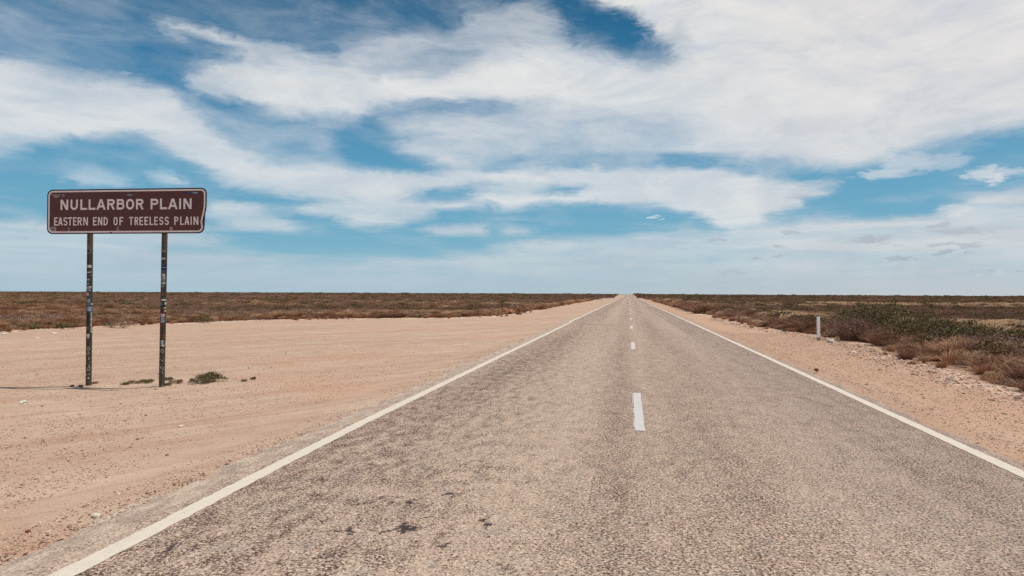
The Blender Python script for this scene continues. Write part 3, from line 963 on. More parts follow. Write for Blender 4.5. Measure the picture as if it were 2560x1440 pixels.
# ---- scattered scrub
def sample_field():
    P = []

    def add(n, rmin, rmax, kind_fn, smin, smax, edge=0.0, power=1.0):
        az = rng.uniform(math.radians(-62), math.radians(42), n)
        r = np.sqrt(rng.uniform(rmin ** 2, rmax ** 2, n))
        x = r * np.sin(az); y = r * np.cos(az)
        sd = scrub_depth(x, y)
        ok = sd > edge
        x, y, sd = x[ok], y[ok], sd[ok]
        s = rng.uniform(smin, smax, len(x))
        for i in range(len(x)):
            k = kind_fn(x[i], y[i], sd[i])
            if k: P.append((x[i], y[i], s[i] * ((1.35 if x[i] > 0 and sd[i] < 5.5 else 1.0) if sd[i] > 1.3 or rmax > 100 else .45 + .35 * max(sd[i], 0)), k))

    def pick(d):
        ks, ws = zip(*d.items()); t = sum(ws); q = random.random() * t
        for k, w in d.items():
            q -= w
            if q <= 0: return k
        return ks[-1]

    def band(x, y):
        """which plant community grows here: long patches lying across the plain"""
        zc = -x * SY + y * CY
        w = zc * (1 + .34 * (float(fbm(vn2, x * .045 + 3, y * .05)) - .5) * 2) + (float(fbm(vn3, x * .2, y * .2 + 9)) - .5) * 6
        n = float(fbm(vn4, x * .11 + 1, y * .13))
        if x > 0:
            if w < 34: return 'verge'
            if w < 43: return 'tan' if n < .66 else 'grey'
            if w < 70: return 'dark' if n < .50 else 'grey'
            if w < 112: return 'tan' if n < .54 else 'dark'
            if w < 190: return 'dark' if n < .62 else 'grey'
            if w < 240: return 'tan' if n < .5 else 'dark'
            return 'dark'
        if w < 48: return 'gold' if n < .56 else 'grey'
        if w < 70: return 'gold' if n < .48 else 'dark'
        if w < 95: return 'dark' if n < .5 else 'gold'
        if w < 140: return 'grey' if n < .55 else 'dark'
        if w < 175: return 'dark' if n < .6 else 'grey'
        return 'dark' if n < .63 else 'grey'

    MIXN = {'verge': {'rust': 3, 'brown': 3.5, 'purple': 3.5, 'straw': 1.0, 'green': .45}, 'tan': {'straw': 5, 'rust': 4, 'salt': .8, 'purple': .6},
            'dark': {'purple': 4, 'brown': 3, 'green': .35}, 'grey': {'salt': 5, 'purple': 1.5, 'rust': .8},
            'gold': {'rust': 4, 'straw': 2.5, 'brown': 1.5, 'salt': 1.2}}
    MIXF = {'verge': {'fbrown': 3}, 'tan': {'fstraw': 6, 'fsalt': 1}, 'dark': {'fpurple': 4, 'fbrown': 4, 'fgreen': .5},
            'grey': {'fsalt': 3, 'fpurple': 2.5}, 'gold': {'fstraw': 3, 'fbrown': 3}}

    def near(x, y, sd):
        for (a, b, r) in taken:
            if (x - a) ** 2 + (y - b) ** 2 < r * r: return None
        if x > 0:
            if sd < 1.6:
                if random.random() > .07 + sd * .30: return None
                return pick({'straw': 1.8, 'rust': 4, 'brown': 2.2, 'salt': .5})
            if sd < 2.8:
                return pick({'straw': .8, 'rust': 3.5, 'brown': 3, 'purple': 3.5, 'green': .5})
        elif sd < 3.0:
            if random.random() > .10 + max(sd, 0) * .27: return None
            return pick({'rust': 4, 'straw': 2.5, 'brown': 2, 'salt': .6})
        k = band(x, y)
        if k in ('tan', 'gold') and random.random() < .35: return None
        return pick(MIXN[k])

    def mid(x, y, sd):
        if sd < 2: return pick({'rust': 4, 'straw': 2, 'brown': 4})
        return pick(MIXN[band(x, y)])

    def far(x, y, sd):
        return pick(MIXF[band(x, y)])

    add(52000, 6, 62, near, .55, 1.35, edge=-.5)
    add(62000, 62, 170, mid, .9, 1.9)
    add(52000, 170, 680, far, .8, 1.7, edge=1.2)
    add(1100, 300, 660, lambda x, y, sd: pick({'fgreen': 1, 'fbrown': 1.5}), 1.5, 2.3, edge=2)
    return P


PTS = sample_field()
print('scatter', len(PTS))

# the plants that show largest become things of their own, the rest is one mass
info = {
    'straw': ('grass_tuft', 'pale straw-coloured grass tuft', 'grass tuft'),
    'rust': ('grass_tussock', 'rusty brown dry grass tussock', 'grass tussock'),
    'brown': ('brown_shrub', 'low reddish brown leafless shrub', 'shrub'),
    'purple': ('bluebush', 'low purple-brown bush', 'bush'),
    'salt': ('saltbush', 'small pale grey saltbush mound', 'bush'),
    'green': ('green_shrub', 'small dark green shrub', 'shrub')}
szk = {'straw': .5, 'rust': .45, 'brown': .55, 'purple': .65, 'salt': .5, 'green': .8}


def in_view(p):
    px, py = dir_to_px(math.atan2(p[0], p[1]), -math.atan2(CAMH, math.hypot(p[0], p[1])))
    return -20 < px < 2580 and py < 1440


scored = []
for i, p in enumerate(PTS):
    d = math.hypot(p[0], p[1])
    if p[3] in szk and d < 45 and in_view(p):
        sdp = float(scrub_depth(p[0], p[1]))
        if sdp < (2.4 if p[0] > 0 else 2.0):
            scored.append((szk[p[3]] * p[2] / d, i))
scored.sort(reverse=True)
NTHING = 170
chosen = set(i for _, i in scored[:NTHING])
for i in chosen:
    x, y, s, k = PTS[i]
    nm, lb, cat = info[k]
    o = put(PROTO[k][i % NVAR], nm, None, (x, y, float(hgt(x, y)) - .01))
    o.rotation_euler = (0, 0, random.uniform(-.5, .5) if k in ('straw', 'rust') else random.random() * 6.28)
    o.scale = (s, s, s * random.uniform(.85, 1.15))
    side = 'on the right verge of the road' if x > 0 else 'along the left edge of the dirt clearing'
    tag(o, lb + ' ' + side, cat, info[k][0].replace('_', ' ') + 's ' + side)


def scatter_object(name, pts, protos, label, cat):
    """one mesh of points; geometry nodes put a plant on each"""
    ks = sorted(protos.keys())
    flat = [(k, j) for k in ks for j in range(len(protos[k]))]
    index = {kj: n for n, kj in enumerate(flat)}
    V = np.array([(p[0], p[1], 0) for p in pts], float)
    V[:, 2] = hgt(V[:, 0], V[:, 1]) - .01
    me = bpy.data.meshes.new(name)
    me.vertices.add(len(V)); me.vertices.foreach_set('co', V.astype(np.float32).ravel())
    ia = me.attributes.new('kind_index', 'INT', 'POINT')
    ia.data.foreach_set('value', np.array([index[(p[3], random.randrange(len(protos[p[3]])))] for p in pts], np.int32))
    sa = me.attributes.new('plant_scale', 'FLOAT', 'POINT')
    sa.data.foreach_set('value', np.array([p[2] for p in pts], np.float32))
    ra = me.attributes.new('plant_turn', 'FLOAT', 'POINT')
    ra.data.foreach_set('value', np.array([random.uniform(-.7, .7) if 'straw' in p[3] or p[3] == 'rust' else random.random() * 6.28 for p in pts], np.float32))
    o = put(me, name)
    tag(o, label, cat, kind='stuff')
    ng = bpy.data.node_groups.new(name, 'GeometryNodeTree')
    ng.interface.new_socket('Geometry', in_out='INPUT', socket_type='NodeSocketGeometry')
    ng.interface.new_socket('Geometry', in_out='OUTPUT', socket_type='NodeSocketGeometry')
    N = ng.nodes; Lk = ng.links
    gi = N.new('NodeGroupInput'); go = N.new('NodeGroupOutput'); jn = N.new('GeometryNodeJoinGeometry')
    Lk.new(jn.outputs[0], go.inputs[0])

    def named(nm, typ):
        a = N.new('GeometryNodeInputNamedAttribute'); a.data_type = typ; a.inputs[0].default_value = nm
        return a.outputs[0]
    kidx = named('kind_index', 'INT'); scl = named('plant_scale', 'FLOAT'); trn = named('plant_turn', 'FLOAT')
    rot = N.new('ShaderNodeCombineXYZ'); Lk.new(trn, rot.inputs[2])
    for n, (k, j) in enumerate(flat):
        po = bpy.data.objects.new('plant_source', protos[k][j])      # source only, not in the scene
        oi = N.new('GeometryNodeObjectInfo'); oi.inputs[0].default_value = po
        cmp = N.new('FunctionNodeCompare'); cmp.data_type = 'INT'; cmp.operation = 'EQUAL'
        Lk.new(kidx, cmp.inputs[2]); cmp.inputs[3].default_value = n
        ip = N.new('GeometryNodeInstanceOnPoints')
        Lk.new(gi.outputs[0], ip.inputs['Points']); Lk.new(cmp.outputs[0], ip.inputs['Selection'])
        Lk.new(oi.outputs['Geometry'], ip.inputs['Instance'])
        Lk.new(rot.outputs[0], ip.inputs['Rotation']); Lk.new(scl, ip.inputs['Scale'])
        Lk.new(ip.outputs[0], jn.inputs[0])
    md = o.modifiers.new('scatter', 'NODES'); md.node_group = ng
    return o


REST = [p for i, p in enumerate(PTS) if i not in chosen]
scatter_object('scrub', REST, PROTO, 'brown and straw scrub covering the plain on both sides of the road', 'scrub')


# ------------------------------------------------------------------ stones
def stone_mesh(n, pos, size, flat=.6):
    base = np.array([(1, 0, 0), (0, 1, 0), (-1, 0, 0), (0, -1, 0), (0, 0, 1), (0, 0, -.6), (.7, .7, .35), (-.7, .7, .3), (-.7, -.7, .35), (.7, -.7, .3)], float)
    f = np.array([(0, 6, 4), (6, 1, 4), (1, 7, 4), (7, 2, 4), (2, 8, 4), (8, 3, 4), (3, 9, 4), (9, 0, 4), (0, 1, 6), (1, 2, 7), (2, 3, 8), (3, 0, 9)])
    V = base[None] * (1 + .5 * (rng.random((n, 10, 3)) - .5))
    V = V * np.stack([rng.uniform(.7, 1.3, n), rng.uniform(.6, 1.1, n), rng.uniform(.35, .8, n) * flat / .6], -1)[:, None, :]
    a = rng.random(n) * 6.28; c, s = np.cos(a), np.sin(a)
    x = V[..., 0] * c[:, None] - V[..., 1] * s[:, None]; y = V[..., 0] * s[:, None] + V[..., 1] * c[:, None]
    V = np.stack([x, y, V[..., 2]], -1) * size[:, None, None] + pos[:, None, :]
    Fc = (f[None] + (np.arange(n) * 10)[:, None, None]).reshape(-1, 3)
    return V.reshape(-1, 3), Fc


def mat_stone(name, cs):
    m, t, p = new_mat(name)
    g = t.node('ShaderNodeNewGeometry')
    c = t.ramp(g.outputs['Random Per Island'], [(i / (len(cs) - 1), c) for i, c in enumerate(cs)])
    n = t.noise(g.outputs['Position'], 60, 3)
    c = t.mix(t.smooth(n, .4, .7, 0, .3), c, (.3, .17, .11, 1))
    t.put(p.inputs['Base Color'], c); return m


M['gravel'] = mat_stone('mixed_gravel', [(.14, .07, .045), (.36, .20, .13), (.52, .34, .24), (.58, .40, .29), (.74, .58, .46)])
M['rubble'] = mat_stone('red_rubble', [(.22, .105, .065), (.38, .20, .13), (.46, .28, .19), (.56, .40, .30), (.70, .60, .50)])


def build_gravel():
    P = []; S = []
    n = 95000       # left clearing
    y = 2.2 + 22 * rng.random(n) ** 1.7; x = LX - .38 - rng.random(n) ** 1.15 * (4 + y * 1.1)
    k = (fbm(vn2, x * .6, y * .6) > .42) | (rng.random(n) < .35)
    x, y = x[k], y[k]
    P.append(np.stack([x, y], -1)); S.append(rng.uniform(.0035, .0115, len(x)) * (1 + (rng.random(len(x)) > .985) * 1.2))
    n = 42000       # right verge
    y = 5 + 26 * rng.random(n) ** 1.3; x = RX + .16 + rng.random(n) * 4.2
    k = (x > RX + .5) | (rng.random(n) < .3)
    x, y = x[k], y[k]
    P.append(np.stack([x, y], -1)); S.append(rng.uniform(.004, .013, len(x)) * (1 + (rng.random(len(x)) > .97) * 1.0))
    P = np.concatenate(P); S = np.concatenate(S)
    Z = hgt(P[:, 0], P[:, 1])
    V, Fc = stone_mesh(len(P), np.column_stack([P, Z + S * .1]), S)
    tag(put(mesh_np('gravel', V, Fc, M['gravel']), 'gravel'), 'loose pinkish gravel strewn over the dirt shoulders', 'gravel', kind='stuff')
    # line of rubble where the graded verge meets the scrub
    n = 2600
    y = 6 + 44 * rng.random(n) ** 1.3; x = right_edge(y) + rng.normal(size=n) * .38 - .25
    S = rng.uniform(.012, .045, n) * (1 + (rng.random(n) > .97) * .9)
    V, Fc = stone_mesh(n, np.column_stack([x, y, hgt(x, y) + S * .1]), S)
    V2 = [V]; F2 = [Fc]
    n = 500
    y = 20 + 26 * rng.random(n); x = left_edge(y) + rng.normal(size=n) * .35 + .2
    S = rng.uniform(.012, .05, n)
    v, f = stone_mesh(n, np.column_stack([x, y, hgt(x, y) + S * .1]), S)
    V, Fc = join([(V, Fc), (v, f)])
    tag(put(mesh_np('rubble', V, Fc, M['rubble']), 'rubble'), 'broken red and pale stones lining the edge of the scrub', 'rubble', kind='stuff')


build_gravel()


def rock(px, py, w, h, col, label, flat=1.0):
    x, y = at(px, py)
    import bmesh
    bm = bmesh.new(); bmesh.ops.create_icosphere(bm, subdivisions=2, radius=1)
    for v in bm.verts:
        k = .78 + .45 * random.random()
        q = Vector((round(v.co.x * 2.2) / 2.2, round(v.co.y * 2.2) / 2.2, round(v.co.z * 2.0) / 2.0))
        v.co = v.co.lerp(q, .6) * k
        v.co.x *= w / 2; v.co.y *= w / 2.6; v.co.z *= h / 2
    me = bpy.data.meshes.new('rock'); bm.to_mesh(me); bm.free()
    me.materials.append(col)
    o = put(me, 'rock', None, (x, y, float(hgt(x, y)) + h * .22), random.random() * 3)
    tag(o, label, 'rock', 'loose rocks on the dirt')


M['white_rock'] = mat_plain('pale_limestone', (.74, .66, .54, 1), .9, .3)
M['pink_rock'] = mat_plain('pinkish_limestone', (.60, .46, .36, 1), .9, .3)
M['red_rock'] = mat_plain('red_stone', (.26, .075, .05, 1), .9, .3)
rock(2077, 853, .30, .16, M['white_rock'], 'pale slab of limestone beside the foot of the white guide post')
rock(2041, 926, .10, .07, M['red_rock'], 'dark red stone lying alone on the right verge near the edge line')
rock(2247, 874, .14, .09, M['white_rock'], 'white stone among the brown grass right of the guide post')
rock(2190, 893, .15, .06, M['white_rock'], 'flat pale stone on the right verge below the guide post')
rock(2374, 944, .17, .09, M['pink_rock'], 'pinkish stone in front of the grass tussocks on the right verge')
rock(2200, 898, .10, .05, M['pink_rock'], 'pinkish stone just beside the flat pale stone on the right verge')
rock(2300, 905, .12, .07, M['pink_rock'], 'pinkish stone at the edge of the tussocks, between the white and the larger pink stone')
rock(2545, 990, .13, .08, M['pink_rock'], 'stone on the dirt at the right edge of the photo')
rock(240, 1289, .055, .032, M['white_rock'], 'pale pebble with a dark shadow, largest on the near left gravel')
rock(70, 1322, .035, .025, M['red_rock'], 'brown pebble on the near left gravel, nearest the left edge of the photo')
rock(122, 1328, .04, .025, M['pink_rock'], 'pale pebble right of the brown pebble on the near left gravel')
rock(60, 1000, .13, .06, M['white_rock'], 'pale stone in the dirt in front of and left of the left sign post')
rock(452, 1056, .07, .03, M['white_rock'], 'small white stone on the dirt in front of and right of the right sign post')
rock(135, 831, .22, .07, M['white_rock'], 'pale stone at the scrub edge left of the left sign post')
rock(93, 842, .18, .05, M['white_rock'], 'pale flat stone on the clearing side of the scrub edge, far left')
rock(8, 833, .24, .07, M['white_rock'], 'pale stone at the scrub edge at the left edge of the photo')


# ------------------------------------------------------------------ guide posts
def guide_post(x, y, w, h, label, bury=.02, tilt=0.0, cream=False):
    z = float(hgt(x, y))
    root = empty('guide_post', (x, y, z), 0.0)
    tag(root, label, 'guide post', 'roadside guide posts')
    m = M['guide'] if not cream else M['guide_cream']
    mb = MB()
    # shallow U-section blade: web with two returned edges
    mb.box(-w / 2, w / 2, -.006, .006, -bury, h - .015)
    mb.box(-w / 2 - .004, -w / 2 + .008, -.0085, .026, -bury, h - .02)
    mb.box(w / 2 - .008, w / 2 + .004, -.0085, .026, -bury, h - .02)
    b = mb.build('blade', m, root)
    c = MB(); c.box(-w / 2 + .006, w / 2 - .006, -.0075, .0075, h - .0149, h)
    c.build('cap', m, root)
    f = MB(); f.box(-w / 2 - .006, w / 2 + .006, -.0125, .0295, -.03, .13 * h)
    f.build('footing', M['post_foot'], root)
    root.rotation_euler = (0, tilt, math.radians(35))
    return root


M['guide'] = mat_plain('dirty_white_plastic', (.88, .84, .83, 1), .55, .18)
M['guide_cream'] = mat_plain('cream_plastic', (.62, .50, .36, 1), .6, .2)
M['post_foot'] = mat_plain('scuffed_grey_base', (.30, .23, .20, 1), .8, .35)
gx, gy = at(2047, 848)
guide_post(gx, gy, .14, .90, 'white guide post standing on the right verge in front of the green shrubs', tilt=-.02)
guide_post(-5.9, 150, .12, .95, 'cream guide post far off on the left side of the road', cream=True)
guide_post(6.3, 150, .12, .95, 'small faint guide post far off on the right side of the road', cream=True)

# ------------------------------------------------------------------ the sign
PLn = Vector((-10.28, 10.24)); PRt = Vector((-7.25, 10.43))
SANG = math.atan2(PRt.y - PLn.y, PRt.x - PLn.x)
W = (PRt - PLn).length
ZB, HP = 2.677, .797
root = empty('road_sign', (PLn.x, PLn.y, 0.0), SANG)
root.location.z = float(hgt(-8.8, 10.4))
ZR = root.location.z
tag(root, 'wide brown road sign with white lettering on two stickered posts, left of the road', 'road sign')


def panel_u(cx):
    """crop x (0..2560 over photo 80..560) to metres along the panel"""
    px = 80 + cx / 5.3333
    # point on panel line: camera coords vary linearly
    a = (px - 1280) / F
    x0 = PLn.x * CY + PLn.y * SY; z0 = -PLn.x * SY + PLn.y * CY
    x1 = PRt.x * CY + PRt.y * SY; z1 = -PRt.x * SY + PRt.y * CY
    t = (a * z0 - x0) / ((x1 - x0) - a * (z1 - z0))
    return t * W


def panel_v(cx, cy):
    t = (cx - 180) / (2325 - 180)
    yb = 783 - 19 * t; ytp = 180 - 31 * t
    return (yb - cy) / (yb - ytp) * HP


M['brown_sign'] = mat_plain('brown_sign_paint', (.115, .036, .032, 1), .5, .22, .35, 2.5)
M['sign_edge'] = mat_plain('dark_sign_edge', (.035, .014, .022, 1), .5, .2)
M['sign_white'] = mat_plain('aged_white_sign_film', (.88, .76, .72, 1), .5, .12, .35, 4.0)
M['alu'] = mat_plain('dull_aluminium', (.35, .34, .33, 1), .5)


def outline(inset, nseg=10):
    r = .105 - inset * .75
    pts = []
    x0, x1, z0, z1 = inset, W - inset, inset, HP - inset
    # dent at the right edge: panel narrows below mid height
    dn = .062
    xr = x1 - dn

    def arc(cx, cz, a0, a1):
        for i in range(nseg + 1):
            a = math.radians(a0 + (a1 - a0) * i / nseg)
            pts.append((cx + r * math.cos(a), cz + r * math.sin(a)))
    arc(x0 + r, z0 + r, 180, 270)
    arc(xr - r + .012, z0 + r, 270, 360)
    for q in ((xr + .002, .17), (xr - .001, .205), (xr + .012, .26), (xr + .034, .34), (x1 - .012, .41), (x1 - .002, .47)):
        pts.append(q)
    arc(x1 - r, z1 - r, 0, 90)
    arc(x0 + r, z1 - r, 90, 180)
    out = []
    for i, p in enumerate(pts):
        q = pts[(i + 1) % len(pts)]
        m = {True: 24, False: 1}[math.hypot(q[0] - p[0], q[1] - p[1]) > .5]
        out += [(p[0] + (q[0] - p[0]) * j / m, p[1] + (q[1] - p[1]) * j / m) for j in range(m)]
    return out


def bend(x, z, y):
    """the lower right corner is bent back"""
    k = max(0.0, (x - (W - .34)) / .34) * max(0.0, min(1.0, (.46 - z) / .3))
    return y + .022 * k * k


def ring(name, ins0, ins1, y, mat, parent, thick=None):
    a = outline(ins0); b = outline(ins1) if ins1 is not None else None
    mb = MB(); n = len(a)
    if b is None:
        import bmesh
        bm = bmesh.new()
        vs = [bm.verts.new((p[0], y, p[1])) for p in a]
        f = bm.faces.new(vs)
        if f.normal.y > 0: f.normal_flip()
        bmesh.ops.triangulate(bm, faces=[f])
        for cx in (W - .34, W - .30, W - .26, W - .22, W - .18, W - .15, W - .12, W - .09):
            g = bm.verts[:] + bm.edges[:] + bm.faces[:]
            bmesh.ops.bisect_plane(bm, geom=g, plane_co=(cx, 0, 0), plane_no=(1, 0, 0))
        for cz in (.12, .155, .2, .25, .3, .35, .4, .46):
            g = bm.verts[:] + bm.edges[:] + bm.faces[:]
            bmesh.ops.bisect_plane(bm, geom=g, plane_co=(0, 0, cz), plane_no=(0, 0, 1))
        if thick:
            ret = bmesh.ops.extrude_face_region(bm, geom=bm.faces[:])
            for v in [q for q in ret['geom'] if isinstance(q, bmesh.types.BMVert)]:
                v.co.y += thick
        bmesh.ops.recalc_face_normals(bm, faces=bm.faces[:])
        for v in bm.verts:
            v.co.y = bend(v.co.x, v.co.z, v.co.y)
        me = bpy.data.meshes.new(name); bm.to_mesh(me); bm.free(); me.materials.append(mat)
        return put(me, name, parent, (0, 0, ZB - ZR))
    for i in range(n):
        j = (i + 1) % n
        q = [a[i], a[j], b[j], b[i]]
        mb.add([(p[0], bend(p[0], p[1], y), p[1]) for p in q], [(0, 1, 2, 3)])
    return mb.build(name, mat, parent, loc=(0, 0, ZB - ZR))


panel = ring('panel', 0.0, None, 0.0, M['brown_sign'], root, .006)
edge = ring('dark_rim', 0.0006, .020, -.0012, M['sign_edge'], None); edge.parent = panel; edge.location = (0, 0, 0)
border = ring('border', .022, .050, -.0016, M['sign_white'], None); border.parent = panel; border.location = (0, 0, 0)


# stroke letters
class Glyph:
    def __init__(s, mb, x0, x1, zb, h, w, zc=0.0):
        s.mb = mb; s.x0 = x0; s.W = x1 - x0; s.zb = zb; s.h = h; s.w = w; s.k = 0; s.sl = zc

    def quad(s, q):
        s.k += 1
        y = -.0022 - .00012 * s.k
        s.mb.add([(s.x0 + p[0], bend(s.x0 + p[0], s.zb + p[1], y), s.zb + p[1]) for p in q], [(0, 1, 2, 3)])

    def V(s, x): s.quad([(x, 0), (x + s.w, 0), (x + s.w, s.h), (x, s.h)])

    def H(s, z, a, b): s.quad([(a, z), (b, z), (b, z + s.w), (a, z + s.w)])

    def D(s, xa, za, xb, zb):
        ww = s.w * math.hypot(xb - xa, zb - za) / abs(zb - za)
        s.quad([(xa - ww / 2, za), (xa + ww / 2, za), (xb + ww / 2, zb), (xb - ww / 2, zb)])

    def path(s, pts, closed=False):
        n = len(pts); L = []; R = []
        for i in range(n):
            if closed:
                a, b = pts[i - 1], pts[(i + 1) % n]
            else:
                a, b = pts[max(i - 1, 0)], pts[min(i + 1, n - 1)]
            dx, dz = b[0] - a[0], b[1] - a[1]; m = math.hypot(dx, dz) or 1
            nx, nz = -dz / m * s.w / 2, dx / m * s.w / 2
            L.append((pts[i][0] + nx, pts[i][1] + nz)); R.append((pts[i][0] - nx, pts[i][1] - nz))
        s.k += 1
        y = -.0022 - .00012 * s.k
        for i in range(n if closed else n - 1):
            j = (i + 1) % n
            q = [L[i], R[i], R[j], L[j]]
            s.mb.add([(s.x0 + p[0], bend(s.x0 + p[0], s.zb + p[1], y), s.zb + p[1]) for p in q], [(0, 1, 2, 3)])

    def arc(s, cx, cz, rx, rz, a0, a1, n=10):
        return [(cx + rx * math.cos(math.radians(a0 + (a1 - a0) * i / n)), cz + rz * math.sin(math.radians(a0 + (a1 - a0) * i / n))) for i in range(n + 1)]

    def bowl(s, z0, z1, right):
        w = s.w; r = (z1 - z0 - w) / 2; rx = min(r, right * .5)
        return [(w * .5, z1 - w / 2)] + s.arc(right - w / 2 - rx, (z0 + z1) / 2, rx, r, 90, -90, 12) + [(w * .5, z0 + w / 2)]

    def draw(s, ch):
        W, h, w = s.W, s.h, s.w
        if ch == 'N': s.V(0); s.V(W - w); s.D(w * .62, h, W - w * .62, 0)
        elif ch == 'I': s.V((W - w) / 2)
        elif ch == 'L': s.V(0); s.H(0, w, W)
        elif ch == 'E': s.V(0); s.H(0, w, W); s.H(h - w, w, W); s.H((h - w) / 2 + .002, w, W * .88)
        elif ch == 'F': s.V(0); s.H(h - w, w, W); s.H((h - w) / 2, w, W * .85)
        elif ch == 'T': s.H(h - w, 0, W); s.quad([((W - w) / 2, 0), ((W + w) / 2, 0), ((W + w) / 2, h - w), ((W - w) / 2, h - w)])
        elif ch == 'A': s.D(w * .55, 0, W / 2 - w * .08, h); s.D(W - w * .55, 0, W / 2 + w * .08, h); s.H(h * .22, W * .22, W * .78)
        elif ch == 'U':
            r = W / 2 - w / 2
            s.path([(w / 2, h), (w / 2, r + w / 2)] + s.arc(W / 2, r + w / 2, r, r, 180, 360, 12) + [(W - w / 2, h)])
        elif ch == 'O':
            r = W / 2 - w / 2
            rz = min(r, h / 2 - w / 2)
            s.path(s.arc(W / 2, h - w / 2 - rz, r, rz, 0, 180, 12) + s.arc(W / 2, w / 2 + rz, r, rz, 180, 360, 12), True)
        elif ch == 'D': s.V(0); s.path(s.bowl(0, h, W))
        elif ch == 'P': s.V(0); s.path(s.bowl(h * .42, h, W))
        elif ch == 'R': s.V(0); s.path(s.bowl(h * .44, h, W * .97)); s.D(W - w * .55, 0, W * .52, h * .5)
        elif ch == 'B': s.V(0); s.path(s.bowl(h * .47, h, W * .95)); s.path(s.bowl(0, h * .47 + w, W))
        elif ch == 'S':
            rx = W / 2 - w / 2; rz = (h - w) / 4
            s.path(s.arc(W / 2, h - w / 2 - rz, rx, rz, 15, 270, 16) + s.arc(W / 2, w / 2 + rz, rx, rz, 90, -165, 16)[1:])


def text_line(glyphs, base_fn, top_fn, stroke):
    mb = MB()
    for ch, a, b in glyphs:
        cx = (a + b) / 2
        zb = panel_v(cx, base_fn(cx)); zt = panel_v(cx, top_fn(cx))
        g = Glyph(mb, panel_u(a), panel_u(b), zb, zt - zb, stroke)
        g.draw(ch)
    o = mb.build('lettering', M['sign_white'], panel)
    return o


L1 = [('N', 370, 472), ('U', 503, 600), ('L', 635, 725), ('L', 745, 836), ('A', 848, 972), ('R', 993, 1096), ('B', 1120, 1222),
      ('O', 1245, 1350), ('R', 1377, 1479), ('P', 1572, 1674), ('L', 1697, 1792), ('A', 1805, 1932), ('I', 1951, 1979), ('N', 2010, 2118)]
text_line(L1, lambda c: 455 - (c - 370) * 17 / 1748, lambda c: 315 - (c - 370) * 20 / 1748, .0345)
L2 = [('E', 287, 336), ('A', 341, 401), ('S', 411, 466), ('T', 470, 528), ('E', 540, 587), ('R', 600, 658), ('N', 675, 738),
      ('E', 805, 857), ('N', 872, 930), ('D', 947, 1004), ('O', 1080, 1132), ('F', 1158, 1210), ('T', 1287, 1341), ('R', 1360, 1412),
      ('E', 1425, 1474), ('E', 1492, 1541), ('L', 1560, 1610), ('E', 1622, 1672), ('S', 1689, 1745), ('S', 1762, 1818), ('P', 1890, 1945),
      ('L', 1968, 2016), ('A', 2026, 2091), ('I', 2105, 2124), ('N', 2146, 2208)]
text_line(L2, lambda c: 667 - (c - 287) * 17 / 1921, lambda c: 555 - (c - 287) * 16 / 1921, .0215)

CM = {}


def cmat(h, rough=.5):
    if h not in CM:
        c = srgb(h); CM[h] = mat_plain('sticker_' + 'print', c, rough, .15)
    return CM[h]


def decal(cx0, cx1, cy0, cy1, col, shape='rect', k=0, parent=None):
    u0, u1 = panel_u(cx0), panel_u(cx1); c = (cx0 + cx1) / 2
    v0, v1 = panel_v(c, cy1), panel_v(c, cy0)
    y = -.0034 - .0006 * k
    if shape == 'rect':
        pts = [(u0, v0), (u1, v0), (u1, v1), (u0, v1)]
    elif shape == 'round':
        pts = [((u0 + u1) / 2 + (u1 - u0) / 2 * math.cos(a), (v0 + v1) / 2 + (v1 - v0) / 2 * math.sin(a)) for a in np.linspace(0, 2 * math.pi, 17)[:-1]]
    elif shape == 'star':
        pts = [((u0 + u1) / 2 + (u1 - u0) / 2 * (1 if i % 2 else .6) * math.cos(a), (v0 + v1) / 2 + (v1 - v0) / 2 * (1 if i % 2 else .6) * math.sin(a))
               for i, a in enumerate(np.linspace(0, 2 * math.pi, 17)[:-1])]
    elif shape == 'bottle':
        q = [(0, 0), (1, 0), (1, .5), (.7, .68), (.7, 1), (.3, 1), (.3, .68), (0, .5)]
        pts = [(u0 + (u1 - u0) * a, v0 + (v1 - v0) * b) for a, b in q]
    elif shape == 'swash':
        q = [(0, .9), (.15, .55), (.35, .2), (.55, 0), (.8, .3), (1, .7), (.9, .85), (.7, .75), (.5, .95), (.25, .8)]
        pts = [(u0 + (u1 - u0) * a, v0 + (v1 - v0) * b) for a, b in q]
    mb = MB(); mb.add([(p[0], bend(p[0], p[1], y), p[1]) for p in pts], [tuple(range(len(pts)))])
    return mb.build('sticker', cmat(col), parent or panel)


decal(245, 368, 235, 290, '#a59a9c', 'swash'); decal(270, 345, 252, 262, '#5e4a4c', 'rect', 1)
decal(382, 428, 232, 284, '#9c9094', 'star'); decal(397, 413, 248, 268, '#5a4548', 'round', 1)
decal(1245, 1338, 236, 262, '#3c6270'); decal(1262, 1322, 244, 254, '#b4aeac', 'rect', 1)
decal(2020, 2108, 208, 240, '#34486a', 'swash'); decal(2118, 2214, 206, 234, '#3d5f6e'); decal(2136, 2196, 213, 225, '#b4aeae', 'rect', 1)
decal(228, 320, 682, 748, '#aaa0a0', 'round'); decal(248, 300, 698, 732, '#4c3c3e', 'round', 1); decal(262, 290, 706, 720, '#a89c9c', 'round', 2)
decal(386, 448, 708, 744, '#80502c'); decal(390, 444, 722, 730, '#5a3a30', 'rect', 1)
decal(458, 506, 698, 742, '#3a4462'); decal(464, 502, 700, 708, '#c0b8b8', 'rect', 1); decal(474, 492, 724, 742, '#c0b8b8', 'rect', 1)
decal(1124, 1154, 670, 738, '#a89c98', 'bottle'); decal(1132, 1146, 700, 728, '#6a5450', 'rect', 1)
decal(1826, 1874, 680, 726, '#c09a84', 'round'); decal(1838, 1862, 692, 712, '#a05a4a', 'round', 1)
decal(1030, 1062, 752, 768, '#1c1618', 'rect')


